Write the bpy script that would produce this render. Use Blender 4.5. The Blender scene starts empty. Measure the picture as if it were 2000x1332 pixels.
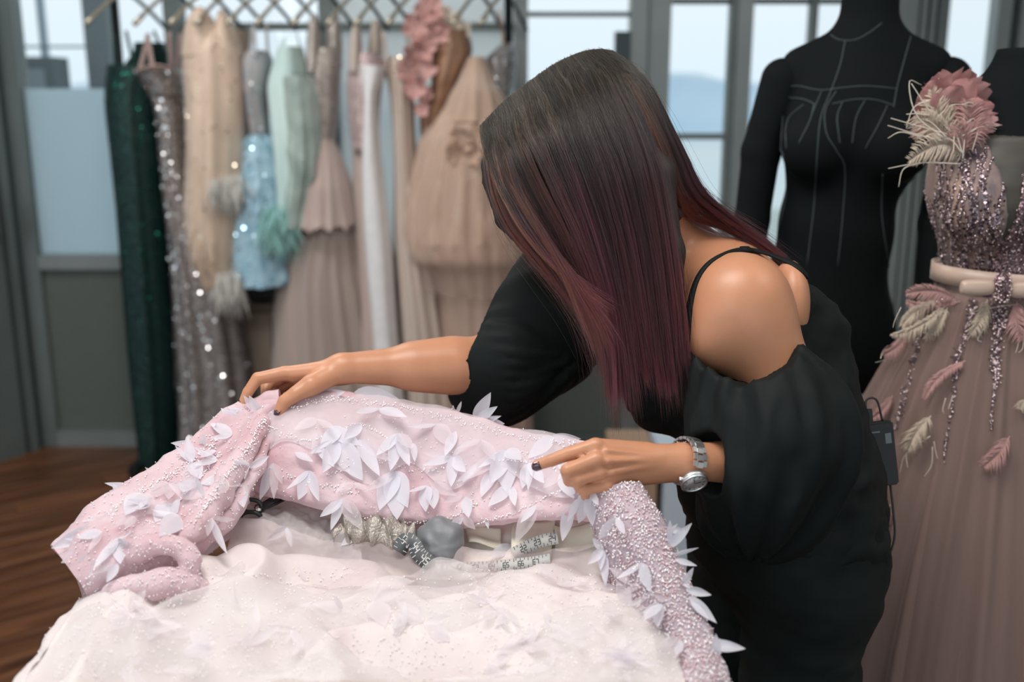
import bpy, bmesh, math, random
import numpy as np
from mathutils import Vector, Matrix

S = bpy.context.scene
COL = S.collection
RNG = np.random.default_rng(7)
random.seed(7)

# ------------------------------------------------------------ camera, sky, lights, exposure
F_PX = 2000.0                      # focal length in pixels of the 2000 x 1332 frame
CAM = np.array([0.0, 0.0, 1.60])
PITCH = math.radians(13.5)
FW = np.array([0.0, math.cos(PITCH), -math.sin(PITCH)])
UP = np.array([0.0, math.sin(PITCH), math.cos(PITCH)])
RT = np.array([1.0, 0.0, 0.0])

cd = bpy.data.cameras.new('camera')
cam = bpy.data.objects.new('camera', cd)
COL.objects.link(cam)
cam.location = CAM
cam.rotation_euler = (math.radians(90) - PITCH, 0, 0)
cd.sensor_width = 36.0
cd.lens = 36.0
cd.clip_start = 0.05
cd.clip_end = 2000
cd.dof.use_dof = True
cd.dof.focus_distance = 1.36
cd.dof.aperture_fstop = 2.6
S.camera = cam

S.view_settings.view_transform = 'Standard'
S.view_settings.look = 'None'
S.view_settings.gamma = 1.0
S.view_settings.use_curve_mapping = False
S.view_settings.exposure = 0.0

W = bpy.data.worlds.new('sky')
S.world = W
W.use_nodes = True
wn = W.node_tree
wn.nodes.clear()
wo = wn.nodes.new('ShaderNodeOutputWorld')
wb = wn.nodes.new('ShaderNodeBackground')
wr = wn.nodes.new('ShaderNodeValToRGB')
wx = wn.nodes.new('ShaderNodeSeparateXYZ')
wt = wn.nodes.new('ShaderNodeTexCoord')
wn.links.new(wt.outputs['Generated'], wx.inputs[0])
wn.links.new(wx.outputs['Z'], wr.inputs[0])
wn.links.new(wr.outputs[0], wb.inputs[0])
wn.links.new(wb.outputs[0], wo.inputs[0])
wr.color_ramp.elements[0].position = 0.0
wr.color_ramp.elements[0].color = (0.72, 0.84, 0.91, 1)
wr.color_ramp.elements[1].position = 0.12
wr.color_ramp.elements[1].color = (0.82, 0.88, 0.92, 1)
wb.inputs[1].default_value = 1.12

def area_lamp(name, loc, target, sx, sy, watts, colour):
    l = bpy.data.lights.new(name, 'AREA')
    l.shape = 'RECTANGLE'
    l.size, l.size_y = sx, sy
    l.energy = watts
    l.color = colour
    o = bpy.data.objects.new(name, l)
    COL.objects.link(o)
    o.location = loc
    d = Vector(target) - Vector(loc)
    o.rotation_euler = d.to_track_quat('-Z', 'Y').to_euler()
    o['kind'] = 'helper'
    return o
# ceiling panels of the workroom and the daylight of the window behind the photographer
area_lamp('ceiling_lamp', (-0.35, 0.9, 2.92), (-0.25, 1.2, 0.0), 1.2, 0.6, 40, (1.0, 0.965, 0.93))
area_lamp('ceiling_lamp', (-1.2, 2.9, 2.92), (-1.2, 3.3, 0.0), 1.2, 0.5, 30, (1.0, 0.97, 0.94))
area_lamp('ceiling_lamp', (1.5, 1.0, 2.92), (1.3, 1.7, 0.0), 0.8, 0.6, 10, (1.0, 0.96, 0.92))
area_lamp('window_light', (-1.6, -1.6, 2.3), (0.2, 1.6, 1.1), 1.6, 1.2, 15, (0.93, 0.97, 1.0))

# ------------------------------------------------------------ small helpers
def A(px, py, d):
    """World point seen at pixel (px, py) at depth d metres along the view axis."""
    return CAM + d * (FW + (px - 1000.0) / F_PX * RT + (666.0 - py) / F_PX * UP)

def AP(px, py, y):
    """World point seen at pixel (px, py) on the vertical plane Y = y."""
    v = (666.0 - py) / F_PX
    return A(px, py, y / (FW[1] + v * UP[1]))

def proj(P):
    q = np.atleast_2d(P) - CAM
    d = q @ FW
    return 1000 + F_PX * (q @ RT) / d, 666 - F_PX * (q @ UP) / d, d

def nrm(v):
    v = np.asarray(v, float)
    n = np.linalg.norm(v, axis=-1, keepdims=True)
    return v / np.maximum(n, 1e-12)

def tag(o, label=None, cat=None, group=None, kind=None):
    if label: o['label'] = label
    if cat: o['category'] = cat
    if group: o['group'] = group
    if kind: o['kind'] = kind
    return o

def empty(name, loc, label=None, cat=None, group=None):
    o = bpy.data.objects.new(name, None)
    o.empty_display_size = 0.05
    COL.objects.link(o)
    o.location = tuple(float(c) for c in loc)
    return tag(o, label, cat, group)

def mesh_from(name, verts, faces, mat=None, parent=None, smooth=True, kind=None, label=None):
    """verts in world coordinates; one mesh object, kept in place under its parent."""
    me = bpy.data.meshes.new(name)
    verts = np.asarray(verts, dtype=np.float64)
    if isinstance(faces, np.ndarray):
        n, k = faces.shape
        me.vertices.add(len(verts))
        me.vertices.foreach_set('co', verts.astype(np.float32).ravel())
        me.loops.add(n * k)
        me.loops.foreach_set('vertex_index', faces.astype(np.int32).ravel())
        me.polygons.add(n)
        me.polygons.foreach_set('loop_start', np.arange(0, n * k, k, dtype=np.int32))
        me.polygons.foreach_set('loop_total', np.full(n, k, dtype=np.int32))
        me.update(calc_edges=True)
    else:
        me.from_pydata([tuple(v) for v in verts], [], [tuple(f) for f in faces])
        me.update()
    me.validate()
    if smooth:
        me.polygons.foreach_set('use_smooth', np.ones(len(me.polygons), dtype=bool))
    if mat: me.materials.append(mat)
    o = bpy.data.objects.new(name, me)
    COL.objects.link(o)
    if parent is not None: put_under(o, parent)
    if kind: o['kind'] = kind
    if label: o['label'] = label
    return o

def world_of(o):
    m = o.matrix_basis.copy()
    p = o.parent
    if p is not None:
        m = world_of(p) @ o.matrix_parent_inverse @ m
    return m

def put_under(o, parent):
    o.parent = parent
    o.matrix_parent_inverse = world_of(parent).inverted()
    return o

class MB:
    """Collects boxes, tubes and lofts into ONE mesh."""
    def __init__(s):
        s.v = []; s.f = []
    def add(s, verts, faces):
        b = len(s.v)
        s.v.extend([tuple(float(c) for c in v) for v in verts])
        s.f.extend([tuple(int(i) + b for i in f) for f in faces])
        return s
    def box(s, c, size, rot=None):
        x, y, z = [t / 2 for t in size]
        vs = [(-x,-y,-z),(x,-y,-z),(x,y,-z),(-x,y,-z),(-x,-y,z),(x,-y,z),(x,y,z),(-x,y,z)]
        if rot is not None: vs = [tuple(rot @ Vector(v)) for v in vs]
        vs = [(v[0]+c[0], v[1]+c[1], v[2]+c[2]) for v in vs]
        return s.add(vs, [(0,3,2,1),(4,5,6,7),(0,1,5,4),(1,2,6,5),(2,3,7,6),(3,0,4,7)])
    def bar(s, lo, hi):
        return s.box([(a+b)/2 for a, b in zip(lo, hi)], [abs(b-a) for a, b in zip(lo, hi)])
    def tube(s, pts, r, seg=8, cap=True):
        pts = np.asarray(pts, float)
        n = len(pts)
        r = np.broadcast_to(np.asarray(r, float), (n,))
        t = np.gradient(pts, axis=0); t = nrm(t)
        up = np.array([0, 0, 1.0]) if abs(t[0][2]) < .9 else np.array([1.0, 0, 0])
        a = nrm(np.cross(t[0], up)); vs = []
        for i in range(n):
            a = nrm(a - t[i] * np.dot(a, t[i]))
            b = np.cross(t[i], a)
            for k in range(seg):
                w = 2 * math.pi * k / seg
                vs.append(pts[i] + r[i] * (math.cos(w) * a + math.sin(w) * b))
        fs = [(i*seg+k, i*seg+(k+1)%seg, (i+1)*seg+(k+1)%seg, (i+1)*seg+k) for i in range(n-1) for k in range(seg)]
        if cap:
            fs.append(tuple(range(seg))[::-1]); fs.append(tuple((n-1)*seg+k for k in range(seg)))
        return s.add(vs, fs)
    def ribbon(s, pts, nor, w, th=0.0004):
        """flat strip of width w and thickness th along pts."""
        pts = np.asarray(pts, float); n = len(pts)
        t = nrm(np.gradient(pts, axis=0))
        nor = nrm(np.broadcast_to(np.asarray(nor, float), (n, 3)))
        nor = nrm(nor - t * np.sum(nor*t, 1, keepdims=True))
        sd = np.cross(t, nor)
        w = np.broadcast_to(np.asarray(w, float), (n,))[:, None] / 2
        vs = []
        for i in range(n):
            vs += [pts[i]-sd[i]*w[i]+nor[i]*th, pts[i]+sd[i]*w[i]+nor[i]*th, pts[i]+sd[i]*w[i]-nor[i]*th, pts[i]-sd[i]*w[i]-nor[i]*th]
        fs = [(i*4+k, i*4+(k+1)%4, i*4+4+(k+1)%4, i*4+4+k) for i in range(n-1) for k in range(4)]
        fs += [(3,2,1,0), (n*4-4, n*4-3, n*4-2, n*4-1)]
        return s.add(vs, fs)
    def build(s, name, mat, parent=None, smooth=False, kind=None, label=None):
        return mesh_from(name, s.v, s.f, mat, parent, smooth, kind, label)

def crm(pts, n):
    """Catmull-Rom through pts (k, dim), n samples, uniform parameter."""
    p = np.asarray(pts, float)
    k = len(p)
    p = np.vstack([2*p[0]-p[1], p, 2*p[-1]-p[-2]])
    t = np.linspace(0, k-1-1e-9, n)
    i = t.astype(int); f = (t - i)[:, None]
    a, b, c, d = p[i], p[i+1], p[i+2], p[i+3]
    return 0.5*((2*b)+(-a+c)*f+(2*a-5*b+4*c-d)*f**2+(-a+3*b-3*c+d)*f**3)

_P = np.random.default_rng(3).random(65536)
def vnoise(P):
    """smooth value noise in 0..1 for points (n,3)"""
    P = np.asarray(P, float)
    i = np.floor(P).astype(np.int64); f = P - i
    f = f*f*f*(f*(f*6-15)+10)
    out = 0
    for dx in (0, 1):
        for dy in (0, 1):
            for dz in (0, 1):
                h = ((i[:,0]+dx)*73856093 ^ (i[:,1]+dy)*19349663 ^ (i[:,2]+dz)*83492791) & 0xffffffff
                h = ((h ^ (h >> 13)) * 1274126177) & 0xffffffff
                h = (h ^ (h >> 16)) & 65535
                w = (f[:,0] if dx else 1-f[:,0])*(f[:,1] if dy else 1-f[:,1])*(f[:,2] if dz else 1-f[:,2])
                out = out + w*_P[h]
    return out
def fbm(P, octv=3):
    P = np.asarray(P, float); s = 0; a = 1.0; t = 0
    for o in range(octv):
        s = s + a*(vnoise(P*2**o + 17.3*o)-.5)*2; t += a; a *= .5
    return s/t

# ------------------------------------------------------------ solid modelling with distance fields
class Field:
    """Smooth union of round cones and ellipsoids, meshed by surface nets."""
    def __init__(s): s.ops = []; s.disp = None; s.dm = 0.0; s.cuts = []
    def cone(s, a, b, r1, r2=None, k=0.012, flat=None, sub=False):
        a = np.asarray(a, float); b = np.asarray(b, float); r2 = r1 if r2 is None else r2
        s.ops.append(('c', a, b, r1, r2, k, flat, sub, (a+b)/2, np.linalg.norm(b-a)/2+max(r1, r2))); return s
    def ball(s, c, r, k=0.012, sub=False):
        c = np.asarray(c, float)
        s.ops.append(('e', c, np.eye(3), np.array([r, r, r]), None, k, None, sub, c, r)); return s
    def ell(s, c, axes, rad, k=0.012, sub=False):
        c = np.asarray(c, float)
        s.ops.append(('e', c, np.asarray(axes, float), np.asarray(rad, float), None, k, None, sub, c, max(rad))); return s
    def chain(s, pts, rs, k=0.008, flat=None):
        for i in range(len(pts)-1): s.cone(pts[i], pts[i+1], rs[i], rs[i+1], k, flat)
        return s
    def cut(s, p, n, rnd=0.004):
        """keep the side of the plane away from n"""
        s.cuts.append((np.asarray(p, float), nrm(n), rnd)); return s
    def ev(s, P, c=None, rad=None):
        d = np.full(len(P), 1.0)
        for op in s.ops:
            kind, a, b, r1, r2, k, flat, sub, oc, orad = op
            if c is not None and np.linalg.norm(oc-c) > orad + rad + 0.08: continue
            if kind == 'c':
                pa = P - a; ba = b - a
                if flat is not None:
                    fn, fs = flat
                    pa = pa + np.outer(pa @ fn, fn)*(fs-1); ba = ba + fn*np.dot(ba, fn)*(fs-1)
                l2 = ba @ ba
                if l2 < 1e-10:
                    e = np.linalg.norm(pa, axis=1) - max(r1, r2)
                else:
                    rr = r1-r2; a2 = l2-rr*rr; il = 1/l2
                    y = pa @ ba; z = y-l2
                    x2 = np.sum((pa*l2-np.outer(y, ba))**2, 1)
                    y2 = y*y*l2; z2 = z*z*l2
                    kk = np.sign(rr)*rr*rr*x2
                    e = (np.sqrt(np.maximum(x2*a2*il, 0))+y*rr)*il-r1
                    m1 = np.sign(z)*a2*z2 > kk
                    m2 = (~m1) & (np.sign(y)*a2*y2 < kk)
                    e = np.where(m1, np.sqrt(x2+z2)*il-r2, np.where(m2, np.sqrt(x2+y2)*il-r1, e))
                if flat is not None and flat[1] > 1: e = e/ (1+(flat[1]-1)*.45)
            else:
                q = (P - a) @ b.T
                k0 = np.linalg.norm(q/r1, axis=1); k1 = np.linalg.norm(q/(r1*r1), axis=1)
                e = k0*(k0-1)/np.maximum(k1, 1e-9)
                e = np.where(k0 < 1e-6, -min(r1), e)
            if sub:
                h = np.clip(.5-.5*(d+e)/k, 0, 1); d = d*(1-h)-e*h+k*h*(1-h)
            else:
                h = np.clip(.5+.5*(d-e)/k, 0, 1); d = d*(1-h)+e*h-k*h*(1-h)
        for p, n, rnd in s.cuts:
            e = (P-p) @ n
            h = np.clip(.5-.5*(d-e)/rnd, 0, 1)
            d = d*(1-h)+e*h+rnd*h*(1-h)
        if s.disp is not None:
            m = np.abs(d) < s.dm + .02
            if m.any(): d[m] += s.disp(P[m])
        return d
    def mesh(s, h, N=28):
        lo = np.min([o[8]-o[9] for o in s.ops if not o[7]], axis=0)-.03
        hi = np.max([o[8]+o[9] for o in s.ops if not o[7]], axis=0)+.03
        B = N*h; nb = np.ceil((hi-lo)/B).astype(int)
        bi = np.stack(np.meshgrid(*[np.arange(k) for k in nb], indexing='ij'), -1).reshape(-1, 3)
        cen = lo + (bi+.5)*B
        rad = B*math.sqrt(3)/2
        keep = np.abs(s.ev(cen)) < rad*1.7 + s.dm
        M = (1 << 20)
        cells = []; pos = []; quads = []
        g = np.stack(np.meshgrid(*[np.arange(N+1)]*3, indexing='ij'), -1).reshape(-1, 3)
        n1 = N+1
        cor = [(i, j, k) for i in (0, 1) for j in (0, 1) for k in (0, 1)]
        key = lambda q: (q[:, 0]*M+q[:, 1])*M+q[:, 2]
        for b, c in zip(bi[keep], cen[keep]):
            base = b*N
            P = lo + (base+g)*h
            d = s.ev(P, c, rad).reshape(n1, n1, n1)
            sg = d < 0
            cs = sum(sg[i:N+i, j:N+j, k:N+k].astype(int) for i, j, k in cor)
            act = (cs > 0) & (cs < 8)
            if not act.any(): continue
            I = np.argwhere(act)
            acc = np.zeros((len(I), 3)); cnt = np.zeros(len(I))
            for a_ in range(8):
                for b_ in range(a_+1, 8):
                    ca, cb = np.array(cor[a_]), np.array(cor[b_])
                    if np.abs(ca-cb).sum() != 1: continue
                    da = d[tuple((I+ca).T)]; db = d[tuple((I+cb).T)]
                    m = (da < 0) != (db < 0)
                    t = np.where(m, da/np.where(m, da-db, 1), 0)
                    acc += np.where(m[:, None], ca+(cb-ca)*t[:, None], 0); cnt += m
            pos.append(lo+(base+I+acc/cnt[:, None])*h)
            cells.append(key(base+I))
            for ax in range(3):
                e = np.eye(3, dtype=int)[ax]
                sl0 = sg[:N, :N, :N]
                sl1 = sg[e[0]:N+e[0], e[1]:N+e[1], e[2]:N+e[2]]
                J = np.argwhere(sl0 != sl1)
                if not len(J): continue
                fl = sl0[tuple(J.T)]
                u = np.eye(3, dtype=int)[(ax+1) % 3]; v = np.eye(3, dtype=int)[(ax+2) % 3]
                Gc = base+J
                q = np.stack([key(Gc-u-v), key(Gc-v), key(Gc), key(Gc-u)], 1)
                q[~fl] = q[~fl][:, ::-1]
                quads.append(q)
        cells = np.concatenate(cells); pos = np.concatenate(pos); quads = np.concatenate(quads)
        o = np.argsort(cells); cells = cells[o]; pos = pos[o]
        ix = np.searchsorted(cells, quads); ix = np.clip(ix, 0, len(cells)-1)
        ok = (cells[ix] == quads).all(1)
        return pos, ix[ok]

# ------------------------------------------------------------ materials
MATS = {}
def mat(name, col, rough=.6, metal=0.0, var=0.0, vscale=8.0, bump=0.0, bscale=60.0, sheen=0.0, trans=0.0, alpha=1.0,
        spec=.5, coat=0.0, sss=0.0, col2=None, stretch=None, detail=3.0, tcol=None, bdist=.01):
    m = bpy.data.materials.new(name); MATS[name] = m
    m.use_nodes = True
    nt = m.node_tree; N = nt.nodes; L = nt.links
    p = N['Principled BSDF']; out = N['Material Output']
    p.inputs['Base Color'].default_value = (*col, 1)
    p.inputs['Roughness'].default_value = rough
    p.inputs['Metallic'].default_value = metal
    p.inputs['Specular IOR Level'].default_value = spec
    if sheen:
        p.inputs['Sheen Weight'].default_value = sheen; p.inputs['Sheen Roughness'].default_value = .4
    if coat: p.inputs['Coat Weight'].default_value = coat
    if sss:
        p.inputs['Subsurface Weight'].default_value = sss
        p.inputs['Subsurface Radius'].default_value = (.012, .005, .003)
        p.inputs['Subsurface Scale'].default_value = .6
    tc = N.new('ShaderNodeTexCoord'); vec = tc.outputs['Object']
    if stretch:
        mp = N.new('ShaderNodeMapping'); mp.inputs['Scale'].default_value = stretch
        L.new(vec, mp.inputs['Vector']); vec = mp.outputs[0]
    if var or col2:
        n = N.new('ShaderNodeTexNoise'); n.inputs['Scale'].default_value = vscale; n.inputs['Detail'].default_value = detail
        L.new(vec, n.inputs['Vector'])
        r = N.new('ShaderNodeValToRGB')
        c2 = col2 if col2 else tuple(min(1, c*(1+var)) for c in col)
        c1 = col if col2 else tuple(c*(1-var) for c in col)
        r.color_ramp.elements[0].position = .3; r.color_ramp.elements[0].color = (*c1, 1)
        r.color_ramp.elements[1].position = .7; r.color_ramp.elements[1].color = (*c2, 1)
        L.new(n.outputs['Fac'], r.inputs[0]); L.new(r.outputs[0], p.inputs['Base Color'])
    if bump:
        n2 = N.new('ShaderNodeTexNoise'); n2.inputs['Scale'].default_value = bscale; n2.inputs['Detail'].default_value = 4
        L.new(vec, n2.inputs['Vector'])
        b = N.new('ShaderNodeBump'); b.inputs['Strength'].default_value = bump; b.inputs['Distance'].default_value = bdist
        L.new(n2.outputs['Fac'], b.inputs['Height']); L.new(b.outputs[0], p.inputs['Normal'])
    sh = p.outputs[0]
    if trans:
        t = N.new('ShaderNodeBsdfTranslucent'); t.inputs[0].default_value = (*(tcol or col), 1)
        mx = N.new('ShaderNodeMixShader'); mx.inputs[0].default_value = trans
        L.new(sh, mx.inputs[1]); L.new(t.outputs[0], mx.inputs[2]); sh = mx.outputs[0]
    if alpha < 1:
        t = N.new('ShaderNodeBsdfTransparent')
        mx = N.new('ShaderNodeMixShader'); mx.inputs[0].default_value = alpha
        L.new(t.outputs[0], mx.inputs[1]); L.new(sh, mx.inputs[2]); sh = mx.outputs[0]
    L.new(sh, out.inputs[0])
    return m

def glitter(name, col, col2, scale=400, metal=.7, rough=.28, tilt=.9):
    """sequinned cloth: every cell of a fine Voronoi tilts its own way"""
    m = mat(name, col, rough, metal)
    nt = m.node_tree; N = nt.nodes; L = nt.links; p = N['Principled BSDF']
    tc = N.new('ShaderNodeTexCoord'); v = N.new('ShaderNodeTexVoronoi'); v.inputs['Scale'].default_value = scale
    L.new(tc.outputs['Object'], v.inputs['Vector'])
    ge = N.new('ShaderNodeNewGeometry')
    sb = N.new('ShaderNodeVectorMath'); sb.operation = 'SUBTRACT'; sb.inputs[1].default_value = (.5, .5, .5)
    L.new(v.outputs['Color'], sb.inputs[0])
    sc = N.new('ShaderNodeVectorMath'); sc.operation = 'SCALE'; sc.inputs['Scale'].default_value = tilt
    L.new(sb.outputs[0], sc.inputs[0])
    ad = N.new('ShaderNodeVectorMath'); ad.operation = 'ADD'
    L.new(ge.outputs['Normal'], ad.inputs[0]); L.new(sc.outputs[0], ad.inputs[1])
    nn = N.new('ShaderNodeVectorMath'); nn.operation = 'NORMALIZE'; L.new(ad.outputs[0], nn.inputs[0])
    L.new(nn.outputs[0], p.inputs['Normal'])
    sx = N.new('ShaderNodeSeparateXYZ'); L.new(v.outputs['Color'], sx.inputs[0])
    r = N.new('ShaderNodeValToRGB')
    r.color_ramp.elements[0].color = (*col, 1); r.color_ramp.elements[1].color = (*col2, 1)
    r.color_ramp.elements[0].position = .35; r.color_ramp.elements[1].position = .8
    L.new(sx.outputs[0], r.inputs[0]); L.new(r.outputs[0], p.inputs['Base Color'])
    return m

def glass_mat(name, tint, gloss=.08, rough=.02, frost=0.0, fcol=(.6, .7, .78)):
    m = bpy.data.materials.new(name); m.use_nodes = True
    nt = m.node_tree; N = nt.nodes; L = nt.links; N.clear()
    out = N.new('ShaderNodeOutputMaterial')
    t = N.new('ShaderNodeBsdfTransparent'); t.inputs[0].default_value = (*tint, 1)
    g = N.new('ShaderNodeBsdfGlossy'); g.inputs['Roughness'].default_value = rough
    mx = N.new('ShaderNodeMixShader'); mx.inputs[0].default_value = gloss
    L.new(t.outputs[0], mx.inputs[1]); L.new(g.outputs[0], mx.inputs[2])
    sh = mx.outputs[0]
    if frost:
        a = N.new('ShaderNodeBsdfTranslucent'); a.inputs[0].default_value = (*fcol, 1)
        b = N.new('ShaderNodeBsdfDiffuse'); b.inputs[0].default_value = (*fcol, 1)
        m1 = N.new('ShaderNodeMixShader'); m1.inputs[0].default_value = .35
        L.new(a.outputs[0], m1.inputs[1]); L.new(b.outputs[0], m1.inputs[2])
        m2 = N.new('ShaderNodeMixShader'); m2.inputs[0].default_value = frost
        L.new(sh, m2.inputs[1]); L.new(m1.outputs[0], m2.inputs[2]); sh = m2.outputs[0]
    L.new(sh, out.inputs[0])
    return m

def wood_mat(name, dark, mid, light, rough=.35):
    m = mat(name, mid, rough, spec=.4)
    nt = m.node_tree; N = nt.nodes; L = nt.links; p = N['Principled BSDF']
    tc = N.new('ShaderNodeTexCoord'); mp = N.new('ShaderNodeMapping'); mp.inputs['Scale'].default_value = (1.2, 16, 4)
    oi = N.new('ShaderNodeObjectInfo'); ad = N.new('ShaderNodeVectorMath'); ad.operation = 'ADD'
    sc = N.new('ShaderNodeVectorMath'); sc.operation = 'SCALE'; sc.inputs[0].default_value = (7, 13, 3)
    L.new(oi.outputs['Random'], sc.inputs['Scale'])
    L.new(tc.outputs['Object'], ad.inputs[0]); L.new(sc.outputs[0], ad.inputs[1]); L.new(ad.outputs[0], mp.inputs[0])
    n = N.new('ShaderNodeTexNoise'); n.inputs['Scale'].default_value = 2.2; n.inputs['Detail'].default_value = 6
    n.inputs['Distortion'].default_value = .6
    L.new(mp.outputs[0], n.inputs['Vector'])
    r = N.new('ShaderNodeValToRGB'); e = r.color_ramp.elements
    e[0].position = .3; e[0].color = (*dark, 1); e[1].position = .72; e[1].color = (*light, 1)
    e.new(.5).color = (*mid, 1)
    L.new(n.outputs['Fac'], r.inputs[0])
    hs = N.new('ShaderNodeHueSaturation'); mt = N.new('ShaderNodeMath'); mt.operation = 'MULTIPLY_ADD'
    mt.inputs[1].default_value = .5; mt.inputs[2].default_value = .75
    L.new(oi.outputs['Random'], mt.inputs[0]); L.new(mt.outputs[0], hs.inputs['Value'])
    L.new(r.outputs[0], hs.inputs['Color']); L.new(hs.outputs[0], p.inputs['Base Color'])
    return m
# ------------------------------------------------------------ the setting
M_frame = mat('aluminium_frame', (.13, .155, .148), .45, .25, var=.12, vscale=3)
M_frame_l = mat('pale_aluminium', (.22, .245, .24), .4, .35, var=.1, vscale=3)
M_dark = mat('dark_frame', (.03, .045, .05), .4, .2)
M_panel = mat('grey_panel', (.10, .118, .106), .7, var=.06, vscale=40)
M_panel_l = mat('light_grey_panel', (.19, .22, .20), .7, var=.05, vscale=30)
M_glass = glass_mat('clear_glass', (.97, .99, 1.0), .035)
M_frost = glass_mat('frosted_glass', (.7, .8, .86), .05, .3, frost=.90, fcol=(.66, .77, .82))
M_frost_g = glass_mat('grey_frosted_glass', (.84, .87, .88), .05, .3, frost=.62, fcol=(.84, .86, .86))
M_reflglass = mat('painted_reflection_glass', (.10, .075, .06), .15, col2=(.06, .05, .045), vscale=3)  # brownish reflection in the door glass, painted as its base colour
M_plaster = mat('white_plaster', (.62, .62, .60), .8, var=.05, vscale=6)
M_floorwood = wood_mat('oiled_wood', (.048, .018, .008), (.135, .052, .022), (.22, .092, .040), .36)
M_subfloor = mat('dark_subfloor', (.012, .008, .006), .8)

def structure(o, name=None):
    o['kind'] = 'structure'
    return o

WY = 4.55
# floor: planks running diagonally, each a piece of the floor
fl = structure(MB().bar((-4.2, -2.2, -.08), (3.4, 4.75, -.012)).build('floor', M_subfloor))
pang = math.radians(38)
pdir = np.array([math.cos(pang), math.sin(pang)]); pnor = np.array([-pdir[1], pdir[0]])
plank_me = {}
PW = .112
cnt = 0
for r in range(-32, 48):
    off = (r * .37) % 1.3
    for c in range(-4, 6):
        L_ = 1.3
        cx = pdir * (c*L_ + off) + pnor * (r*PW) + np.array([-1.9, .3])
        x, y = cx
        if not (-3.6 < x < 2.9 and .9 < y < 4.98): continue
        if cnt == 0:
            bm = bmesh.new(); bmesh.ops.create_cube(bm, size=1)
            for v in bm.verts: v.co = Vector((v.co.x*(L_-.003), v.co.y*(PW-.003), v.co.z*.012))
            bmesh.ops.bevel(bm, geom=[e for e in bm.edges], offset=.0012, segments=1, affect='EDGES')
            me = bpy.data.meshes.new('plank'); bm.to_mesh(me); bm.free(); me.materials.append(M_floorwood)
        o = bpy.data.objects.new('plank', me); COL.objects.link(o)
        o.parent = fl
        o.location = (x, y, -.006 + random.uniform(-.0006, .0003))
        o.rotation_euler = (0, 0, pang)
        cnt += 1
structure(MB().bar((-4.2, -2.2, 3.0), (3.4, 4.75, 3.1)).build('ceiling', M_plaster))
structure(MB().bar((3.2, -2.2, -.08), (3.3, 4.7, 3.0)).build('wall_right', M_plaster))

def wx(px, py, y=WY): return AP(px, py, y)[0]
def wz(py, y=WY): return AP(1000, py, y)[2]

# back wall: aluminium partition, section by section
wall = structure(MB().bar((-2.2, WY, 2.62), (3.2, WY+.09, 3.0)).build('wall_back', M_frame))
def piece(name, lo, hi, m, parent=None, kind='structure'):
    o = MB().bar(lo, hi).build(name, m, parent)
    if parent is None: o['kind'] = kind
    return o
X0 = wx(52, 600); X0b = wx(86, 600)
XA = wx(352, 300)            # mullion hidden among the gowns
XB = wx(640, 100)
XC0, XC1 = wx(1004, 150), wx(1031, 150)
XD0, XD1 = wx(1226, 250), wx(1304, 250)
XE0, XE1 = wx(1432, 250), wx(1461, 250)
XF0, XF1 = wx(1584, 60), wx(1598, 60)
XG0, XG1 = wx(1735, 30), wx(1852, 60)
XH0, XH1 = wx(1946, 60), wx(2010, 60)
# window_1 : left fixed light with frosted film and grey lower panel
w1 = piece('window_1', (X0, WY, 0), (X0b, WY+.09, 2.62), M_frame)
piece('stile', (XA-.03, WY, 0), (XA+.04, WY+.09, 2.62), M_frame, w1)
piece('top_rail', (X0b, WY+.01, 2.55), (XA-.03, WY+.08, 2.62), M_frame, w1)
piece('middle_rail', (X0b, WY-.005, wz(526)), (XA-.03, WY+.085, wz(499)), M_frame_l, w1)
piece('bottom_rail', (X0b, WY-.005, 0), (XA-.03, WY+.085, .075), M_frame_l, w1)
piece('lower_panel', (X0b, WY+.03, .075), (XA-.03, WY+.05, wz(526)), M_panel, w1)
piece('frosted_pane', (X0b, WY+.035, wz(499)), (XA-.03, WY+.043, wz(173)), M_frost, w1)
piece('clear_pane', (X0b, WY+.035, wz(173)), (XA-.03, WY+.043, 2.55), M_glass, w1)
# window_2 : behind the gowns
w2 = piece('window_2', (XB-.035, WY, 0), (XB+.035, WY+.09, 2.62), M_frame)
for (a, b) in ((XA+.04, XB-.035), (XB+.035, XC0)):
    piece('transom', (a, WY+.01, wz(58)), (b, WY+.08, wz(44)), M_frame, w2)
    piece('middle_rail', (a, WY-.005, wz(526)), (b, WY+.085, wz(499)), M_frame_l, w2)
    piece('bottom_rail', (a, WY-.005, 0), (b, WY+.085, .075), M_frame, w2)
    piece('lower_panel', (a, WY+.03, .075), (b, WY+.05, wz(526)), M_panel, w2)
piece('clear_pane', (XA+.04, WY+.035, wz(499)), (XB-.035, WY+.043, 2.62), M_glass, w2)
piece('frosted_pane', (XB+.035, WY+.035, wz(499)), (XC0, WY+.043, 2.62), M_frost_g, w2)
# window_3 : clear light right of the rack, over a dark panel
w3 = piece('window_3', (XC0, WY, 0), (XC1, WY+.09, 2.62), M_frame_l)
piece('transom', (XC1, WY+.02, wz(31)), (XD0, WY+.07, wz(22)), M_frame, w3)
piece('middle_rail', (XC1, WY-.005, wz(526)), (XD0, WY+.085, wz(499)), M_frame, w3)
piece('bottom_rail', (XC1, WY-.005, 0), (XD0, WY+.085, .06), M_frame, w3)
piece('lower_panel', (XC1, WY+.03, .06), (XD0, WY+.05, wz(526)), M_panel, w3)
piece('clear_pane', (XC1, WY+.035, wz(499)), (XD0, WY+.043, 2.62), M_glass, w3)
piece('latch_box', (wx(1200, 100), WY-.03, wz(190)), (XD0, WY+.02, wz(62)), M_dark, w3)
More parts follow.
